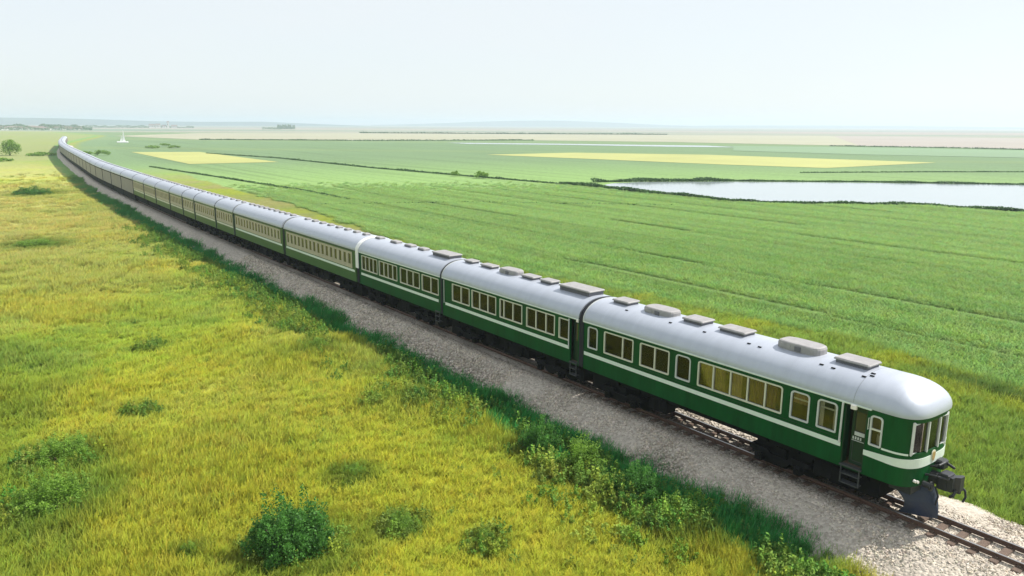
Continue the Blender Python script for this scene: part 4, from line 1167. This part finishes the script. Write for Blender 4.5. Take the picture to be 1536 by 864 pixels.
scatter('ballast_stones', [stone(k) for k in range(5)], np.stack([q[:, 0], q[:, 1], zz], -1), RNG.integers(0, 5, len(s_)), RNG.random((len(s_), 3)) * 6.28, np.stack([sz, sz, sz], -1) * 1., colr, m_st, 'pale crushed stone ballast beside the rails')

# ------------------------------------------------------------------ bushes, hedges, trees
def leaf_cloud(n, fn, size, seed, flat=.6):
    """n leaf quads; fn(rng, n) -> centres"""
    g = np.random.default_rng(seed); C = fn(g, n); n = len(C)
    a = g.normal(size=(n, 3)); a /= np.linalg.norm(a, axis=1)[:, None]; b = np.cross(a, g.normal(size=(n, 3))); b /= np.linalg.norm(b, axis=1)[:, None]
    w = size * (.6 + .8 * g.random((n, 1)))
    V = np.stack([C - a * w, C + b * w * flat, C + a * w, C - b * w * flat], 1).reshape(-1, 3)
    return V, np.arange(4 * n).reshape(n, 4)
def clumps(rx, ry, h, nc, seed):
    g = np.random.default_rng(seed); C = []
    for i in range(nc):
        t = g.random() * 6.283; q = math.sqrt(g.random()); C.append((rx * q * math.cos(t), ry * q * math.sin(t), h * (.25 + .75 * (1 - q * q * .8) * (.6 + .4 * g.random())), (.24 + .2 * g.random())))
    def fn(gg, n):
        k = gg.integers(0, nc, n); C_ = np.array(C)[k]; d = gg.normal(size=(n, 3)); d /= np.linalg.norm(d, axis=1)[:, None]
        rad = C_[:, 3:] * (.55 + .6 * gg.random((n, 1))) * [rx, ry, h * .8]
        p = C_[:, :3] + d * rad; p[:, 2] = np.abs(p[:, 2]); return p
    return fn
def weeds(nc, seed):
    """leafy upright shoots of uneven height springing from a patch of ground"""
    g = np.random.default_rng(seed); t = g.random(nc * 3) * 6.283; q = np.sqrt(g.random(nc * 3)) * .5
    cx, cy = q * np.cos(t), q * np.sin(t); hh = (1 - 1.5 * q ** 1.3) * (.45 + .6 * g.random(nc * 3)); lx, ly = g.normal(size=(2, nc * 3)) * .07
    def fn(gg, n):
        k = gg.integers(0, nc * 3, n); u = gg.random(n) ** .75
        rad = (.13 - .085 * u) * np.sqrt(gg.random(n)) * 1.15; a = gg.random(n) * 6.283
        return np.stack([cx[k] + lx[k] * u + rad * np.cos(a), cy[k] + ly[k] * u + rad * np.sin(a), hh[k] * u + .02], -1)
    return fn
def shrub(kind, seed):
    mats = M['leaf_dark'] if kind == 0 else M['leaf_mid']
    V, Fq = leaf_cloud(17000 if kind == 0 else 11000, weeds(30, seed), .017, seed + 1)
    g = np.random.default_rng(seed); mb = MB()
    for i in range(14):
        t = g.random() * 6.283; q = .42 * math.sqrt(g.random()); mb.tube([(q * .3 * math.cos(t), q * .3 * math.sin(t), -.05), (q * math.cos(t), q * math.sin(t), .2 + .15 * g.random())], .012, 5)
    return (V, Fq, mb, mats)
protos = {}
# tall leafy weeds mixed through the verge and dotted over the meadow
wv = []
for k in range(4):
    v_, f_ = leaf_cloud(520, weeds(5, 400 + k), .045, 410 + k); wv.append((v_, f_))
ns = 2200
ws = -3 + 100 * RNG.random(ns) ** 1.5; wo = 4.7 + np.abs(RNG.normal(size=ns)) * 1.3
k_ = fbm(ws, wo * 2, 4.2, 3) > .43; ws, wo = ws[k_], wo[k_]
mx = RNG.random(260); ws = np.concatenate([ws, -2 + 55 * mx]); wo = np.concatenate([wo, 6 + 20 * RNG.random(260)])
nb_ = 0
for (a_, b_, w_, h_, kd_, l_) in SHRUBS[:16]:
    n_ = int(9 + 7 * w_); t_ = RNG.random(n_) * 6.283; d_ = w_ * (.38 + .32 * RNG.random(n_)); ws = np.concatenate([ws, a_ + d_ * np.cos(t_)]); wo = np.concatenate([wo, b_ + d_ * np.sin(t_)]); nb_ += n_
q = TP(ws, wo); r_ = np.hypot(q[:, 0], q[:, 1])
sz = (.5 + .55 * RNG.random(len(ws))) * np.where(np.arange(len(ws)) < k_.sum(), 1, np.where(np.arange(len(ws)) < len(ws) - nb_, .5, .8))
cw = lerp(np.array([.17, .38, .07]), np.array([.46, .54, .09]), RNG.random(len(ws)) * sst(4.3, 6.5, wo))
scatter('weeds', wv, np.stack([q[:, 0], q[:, 1], relief(q[:, 0], q[:, 1]) - .04], -1), RNG.integers(0, 4, len(ws)), np.stack([ws * 0, ws * 0, RNG.random(len(ws)) * 6.28], -1), np.stack([sz * 1.1, sz * 1.1, sz * 1.05], -1), jit(cw, .2), M['blade'], 'pale green leafy weeds along the verge')
for i, (a, b, w, h, kd, lab) in enumerate(SHRUBS):
    key = (kd, i % 3)
    q = TP(a, b); z = float(relief(q[:1], q[1:])[0])
    if key not in protos:
        root = empty('bush')
        V, Fq, mb, mt = shrub(kd, 200 + i)
        np_mesh('foliage', V, Fq, mt, root); mb.build('stems', M['trunk'], root); protos[key] = root; e = root
    else:
        e = protos[key].copy(); COL.objects.link(e)
        for ch in protos[key].children:
            c_ = ch.copy(); COL.objects.link(c_); c_.parent = e
    e.location = (q[0], q[1], z - .05); e.rotation_euler = (0, 0, random.random() * 6.28); e.scale = (w * .85, w * .85, h * (1.45 if kd == 0 else 1.15))
    tag(e, lab, 'bush', 'bushes in the meadow')
def hedge(pts, w, h, dens, label, seed, name='hedge', m='leaf_far', stuff=False, size=.22):
    """uneven strip of growth along a line, leaf clumps of varying height"""
    pts = np.array(pts, float); d = np.hypot(*np.diff(pts, axis=0).T); L = d.sum(); cum = np.concatenate([[0], np.cumsum(d)])
    n = int(L * dens)
    def fn(g, n):
        t = g.random(n) * L; x = np.interp(t, cum, pts[:, 0]); y = np.interp(t, cum, pts[:, 1])
        k = .25 + 1.1 * vn(t / (w * 1.6) + seed, t * 0) * (vn(t / (w * 9) + seed, t * 0 + 3) + .3)
        th = g.random(n) * 6.283; q = np.sqrt(g.random(n))
        return np.stack([x + w * .36 * q * np.cos(th) * (k * .6 + .4), y + w / 2 * q * np.sin(th) * (k * .6 + .4), -1 + h * .55 * k * g.random(n) ** .8], -1)
    V, Fq = leaf_cloud(n, fn, size, seed)
    o = np_mesh(name, V, Fq, M[m])
    if stuff: tag(o, label, name.replace('_', ' '), kind='stuff')
    else: tag(o, label, name.replace('_', ' '))
    return o
shore_near = [(11.3, 181.1), (20.2, 169.9), (26.5, 158.3), (37.2, 145.7), (39.6, 140.6), (47.2, 137.4), (62.1, 135.8), (72.6, 135.2), (78.3, 128.9), (84.4, 125.1), (90.5, 118.0)]
shore_far = [(19.7, 186.0), (31.6, 189.2), (55.5, 192.1), (88.6, 191.2), (111.4, 187.3), (123.9, 185.0), (135.4, 175.9)]
hedge(shore_near[:5], 2.4, 1.5, 130, 'dark reeds along the near shore of the pond', 1, 'reeds', stuff=True)
hedge(shore_near[4:9], 1.4, .9, 60, 'low sparse reeds along the near right shore of the pond', 2, 'reeds', stuff=True)
hedge(shore_near[8:], 2.4, 1.5, 130, 'thicker reeds at the right end of the near shore', 3, 'reeds', stuff=True)
hedge(shore_far[:3], 2.6, 1.6, 90, 'dark reeds at the left end of the far shore', 4, 'reeds', stuff=True)
hedge(shore_far[2:], 1.5, .8, 70, 'thin dark line of growth on the far shore', 5, 'reeds', stuff=True)
hedge([(-140.2, 352.4), (-94.7, 308.2), (-43.8, 241.1), (-12.3, 205.5), (12.4, 178.1)], 1.3, .55, 26, 'long dark grassy ditch running from the yellow field to the pond', 6, 'ditch_growth', stuff=True, size=.3)
hedge([(-114.4, 241.7), (-74.7, 195.2), (-44.3, 158.6), (-29.5, 138.0)], .8, .4, 26, 'short dark ditch in the crop beside the railway', 7, 'ditch_growth', stuff=True, size=.25)
hedge([(-32.9, 129.6), (-8.2, 134.7), (27.9, 131.7)], .6, .25, 14, 'faint dark furrow across the near crop', 8, 'ditch_growth', stuff=True, size=.2)
hedge([(85.9, 228.8), (129.6, 236.1), (159.3, 238.8)], 1.0, .3, 16, 'thin dark furrow beyond the pond', 9, 'ditch_growth', stuff=True, size=.3)
hedge([(-261.5, 645.5), (-116.3, 643.7), (18.5, 694.8)], 3, 1.0, 8, 'dark field edge below the stubble', 10, 'ditch_growth', stuff=True, size=.8)
hedge([(-235.3, 1190.9), (31.4, 1184.7), (237.3, 1193.6)], 5, 2.0, 6, 'distant dark field edge above the stubble', 11, 'ditch_growth', stuff=True, size=1.5)
hedge([(225.9, 549.6), (283.5, 519.9), (336.2, 467.9)], 2.2, .8, 8, 'dark edge between pinkish field and crop at right', 12, 'ditch_growth', stuff=True, size=.7)
def blob_bush(x, y, w, h, label, seed, name='bush', z=-1, m='leaf_mid', group=None):
    V, Fq = leaf_cloud(int(900), clumps(w / 2, w / 2, h, 16, seed), w * .045, seed)
    o = np_mesh(name, V, Fq, M[m]); o.location = (x, y, z); tag(o, label, name, group); return o
for i, (x, y, w, h, lab) in enumerate([(-15.4, 205.3, 2.2, 1.3, 'smaller left bush of the two on the ditch line'), (-8.1, 198.0, 3.4, 1.6, 'larger right bush of the two on the ditch line'),
    (-198.4, 423.5, 7, 1.2, 'far low thicket beyond the train, left one'), (-208.6, 461.8, 6, 1.4, 'far thicket behind the others beyond the train'), (-186.5, 425.7, 6, 1.2, 'far low thicket beyond the train, right one')]):
    blob_bush(x, y, w, h, lab, 300 + i)
for i, (x, y, w, h, lab) in enumerate([(-180.2, 269.7, 7, 1.0, 'low dark scrub below the lone tree at the left edge'), (-195.0, 318, 9, 1.2, 'scrub just right of the lone tree'), (-184, 330, 7, 1.3, 'scrub patch farther right of the lone tree'), (-172, 322, 5, 2.4, 'small dark bush by the pale path near the railway')]):
    blob_bush(x, y, w, h, lab, 320 + i, z=float(relief(np.array([x]), np.array([y]))[0]))
# lone tree at the left edge
def tree(x, y, h, w, label, seed, n=3500, group=None, m='leaf_mid', name='tree'):
    root = empty(name, (x, y, -1.1)); g = random.Random(seed); mb = MB()
    mb.cyl((0, 0, 0), w * .045, (0, 0, 1), h * .45, 10, r2=w * .025)
    for i in range(8):
        t = g.random() * 6.28; mb.tube([(0, 0, h * (.2 + .2 * g.random())), (math.cos(t) * w * .3, math.sin(t) * w * .3, h * (.5 + .3 * g.random()))], w * .012, 5)
    mb.build('trunk', M['trunk'], root)
    V, Fq = leaf_cloud(n, clumps(w / 2, w / 2, h * .95, 22, seed), w * .03, seed); np_mesh('crown', V, Fq, M[m], root)
    return tag(root, label, 'tree', group)
tree(-208.9, 319.4, 6.2, 7.6, 'lone round green tree at the left edge of the meadow', 41)
# ------------------------------------------------------------------ far away: white structure, village, woods, air
root = empty('monument', (-270.1, 534.1, -1.0), R(26))
mb = MB(); mb.box(-3.6, 3.6, -1.5, 1.5, 0, .9, bev=.15); mb.build('base', M['white'], root)
mb = MB(); mb.prism([(-.2, .9), (1.9, .9), (1.5, 3.0), (1.0, 8.2), (.75, 8.4), (.55, 5)], -.35, .35, lambda u, v, h: (u, h, v)); mb.build('tall_fin', M['white'], root)
mb = MB(); mb.prism([(-1.6, .9), (-.35, .9), (-.3, 4.6), (-.5, 5.0), (-.8, 3.2)], -.3, .3, lambda u, v, h: (u, h, v)); mb.build('short_fin', M['white'], root)
tag(root, 'small white sail-shaped structure on a low base in the far green field', 'monument')
g = random.Random(3)
def house(x, y, w, d, h, rz, label, wallm='wall_white', group='village houses on the horizon'):
    r = empty('house', (x, y, -1.2), rz); mb = MB(); mb.box(-w / 2, w / 2, -d / 2, d / 2, 0, h); wl = mb.build('wall', M[wallm], r)
    mb = MB(); e = .5; zr = h + d * .35
    mb.prism([(-d / 2 - e, h - .1), (0, zr), (d / 2 + e, h - .1), (d / 2 + e, h - .35), (0, zr - .3), (-d / 2 - e, h - .35)], -w / 2 - e, w / 2 + e, lambda u, v, q: (q, u, v)); mb.build('roof', M['roof_tile'], r)
    for k in range(int(w / 3.5)):
        mb = MB(); mb.box(-w / 2 + 1.2 + k * 3.5, -w / 2 + 2.4 + k * 3.5, -d / 2 - .04, -d / 2 + .02, h * .4, h * .75); mb.build('window', M['glassdark'], r)
    return tag(r, label, 'house', group)
D_ = 1650
for i in range(16):
    px = -20 + i * 10 + g.uniform(-4, 4); a = math.atan((px - 768) / F_PX); d = D_ + g.uniform(-60, 160)
    house(math.sin(a) * d, math.cos(a) * d, g.uniform(9, 17), g.uniform(7, 9), g.uniform(2.4, 4), a * -1 + g.uniform(-.3, .3), 'tiny pale far village house, number %s from the left edge of the horizon' % ['one', 'two', 'three', 'four', 'five', 'six', 'seven', 'eight', 'nine', 'ten', 'eleven', 'twelve', 'thirteen', 'fourteen', 'fifteen', 'sixteen'][i])
for i, (px, w, h, lab) in enumerate([(238, 14, 8, 'leftmost pale block of the small far hamlet right of the village'), (247, 12, 9, 'second pale block of the small far hamlet'), (256, 10, 6, 'third low house of the small far hamlet'), (262, 5, 16, 'bright narrow white tower of the small far hamlet'), (271, 14, 6, 'rightmost low house of the small far hamlet')]):
    a = math.atan((px - 768) / F_PX); d = 2300; house(math.sin(a) * d, math.cos(a) * d, w, 8, h, -a, lab, group='hamlet buildings')
def wood(px0, px1, dist, h, label, seed, n=3500, name='distant_wood'):
    def fn(gg, n):
        u = gg.random(n); a = np.arctan((px0 + (px1 - px0) * u - 768) / F_PX); d = dist + 60 * gg.random(n)
        k = .35 + .9 * vn(u * 26 + seed, u * 0)
        return np.stack([np.sin(a) * d, np.cos(a) * d, -2 + h * k * gg.random(n) ** .7], -1)
    V, Fq = leaf_cloud(n, fn, h * .16, seed); tag(np_mesh(name, V, Fq, M['leaf_far']), label, 'wood', kind='stuff')
wood(-160, 150, 1560, 7, 'low pale hedge line in front of the far village at left', 49, 2500)
wood(-160, 150, 1800, 9.5, 'bluish tree line of the far village at left', 50, 6000)
wood(120, 300, 2350, 7, 'faint tree line behind the hamlet', 52, 3000)
wood(400, 428, 1900, 6, 'left low clump of trees on the pale plain', 53, 500)
wood(422, 448, 2000, 11, 'right taller clump of trees on the pale plain', 54, 700)

# haze: the air itself
mb = MB(); mb.box(-9800, 9800, -9800, 9800, -5.5, 62)
hz = mb.build('haze', []); tag(hz, kind='stuff')
hm = bpy.data.materials.new('haze_air'); hm.use_nodes = True; nt = hm.node_tree
nt.nodes.remove(nt.nodes['Principled BSDF'])
pv = nt.nodes.new('ShaderNodeVolumePrincipled'); pv.inputs['Color'].default_value = (.67, .78, .88, 1); pv.inputs['Density'].default_value = 2.7e-4; pv.inputs['Anisotropy'].default_value = .2
nt.links.new(pv.outputs[0], nt.nodes['Material Output'].inputs['Volume'])
hz.data.materials.append(hm)
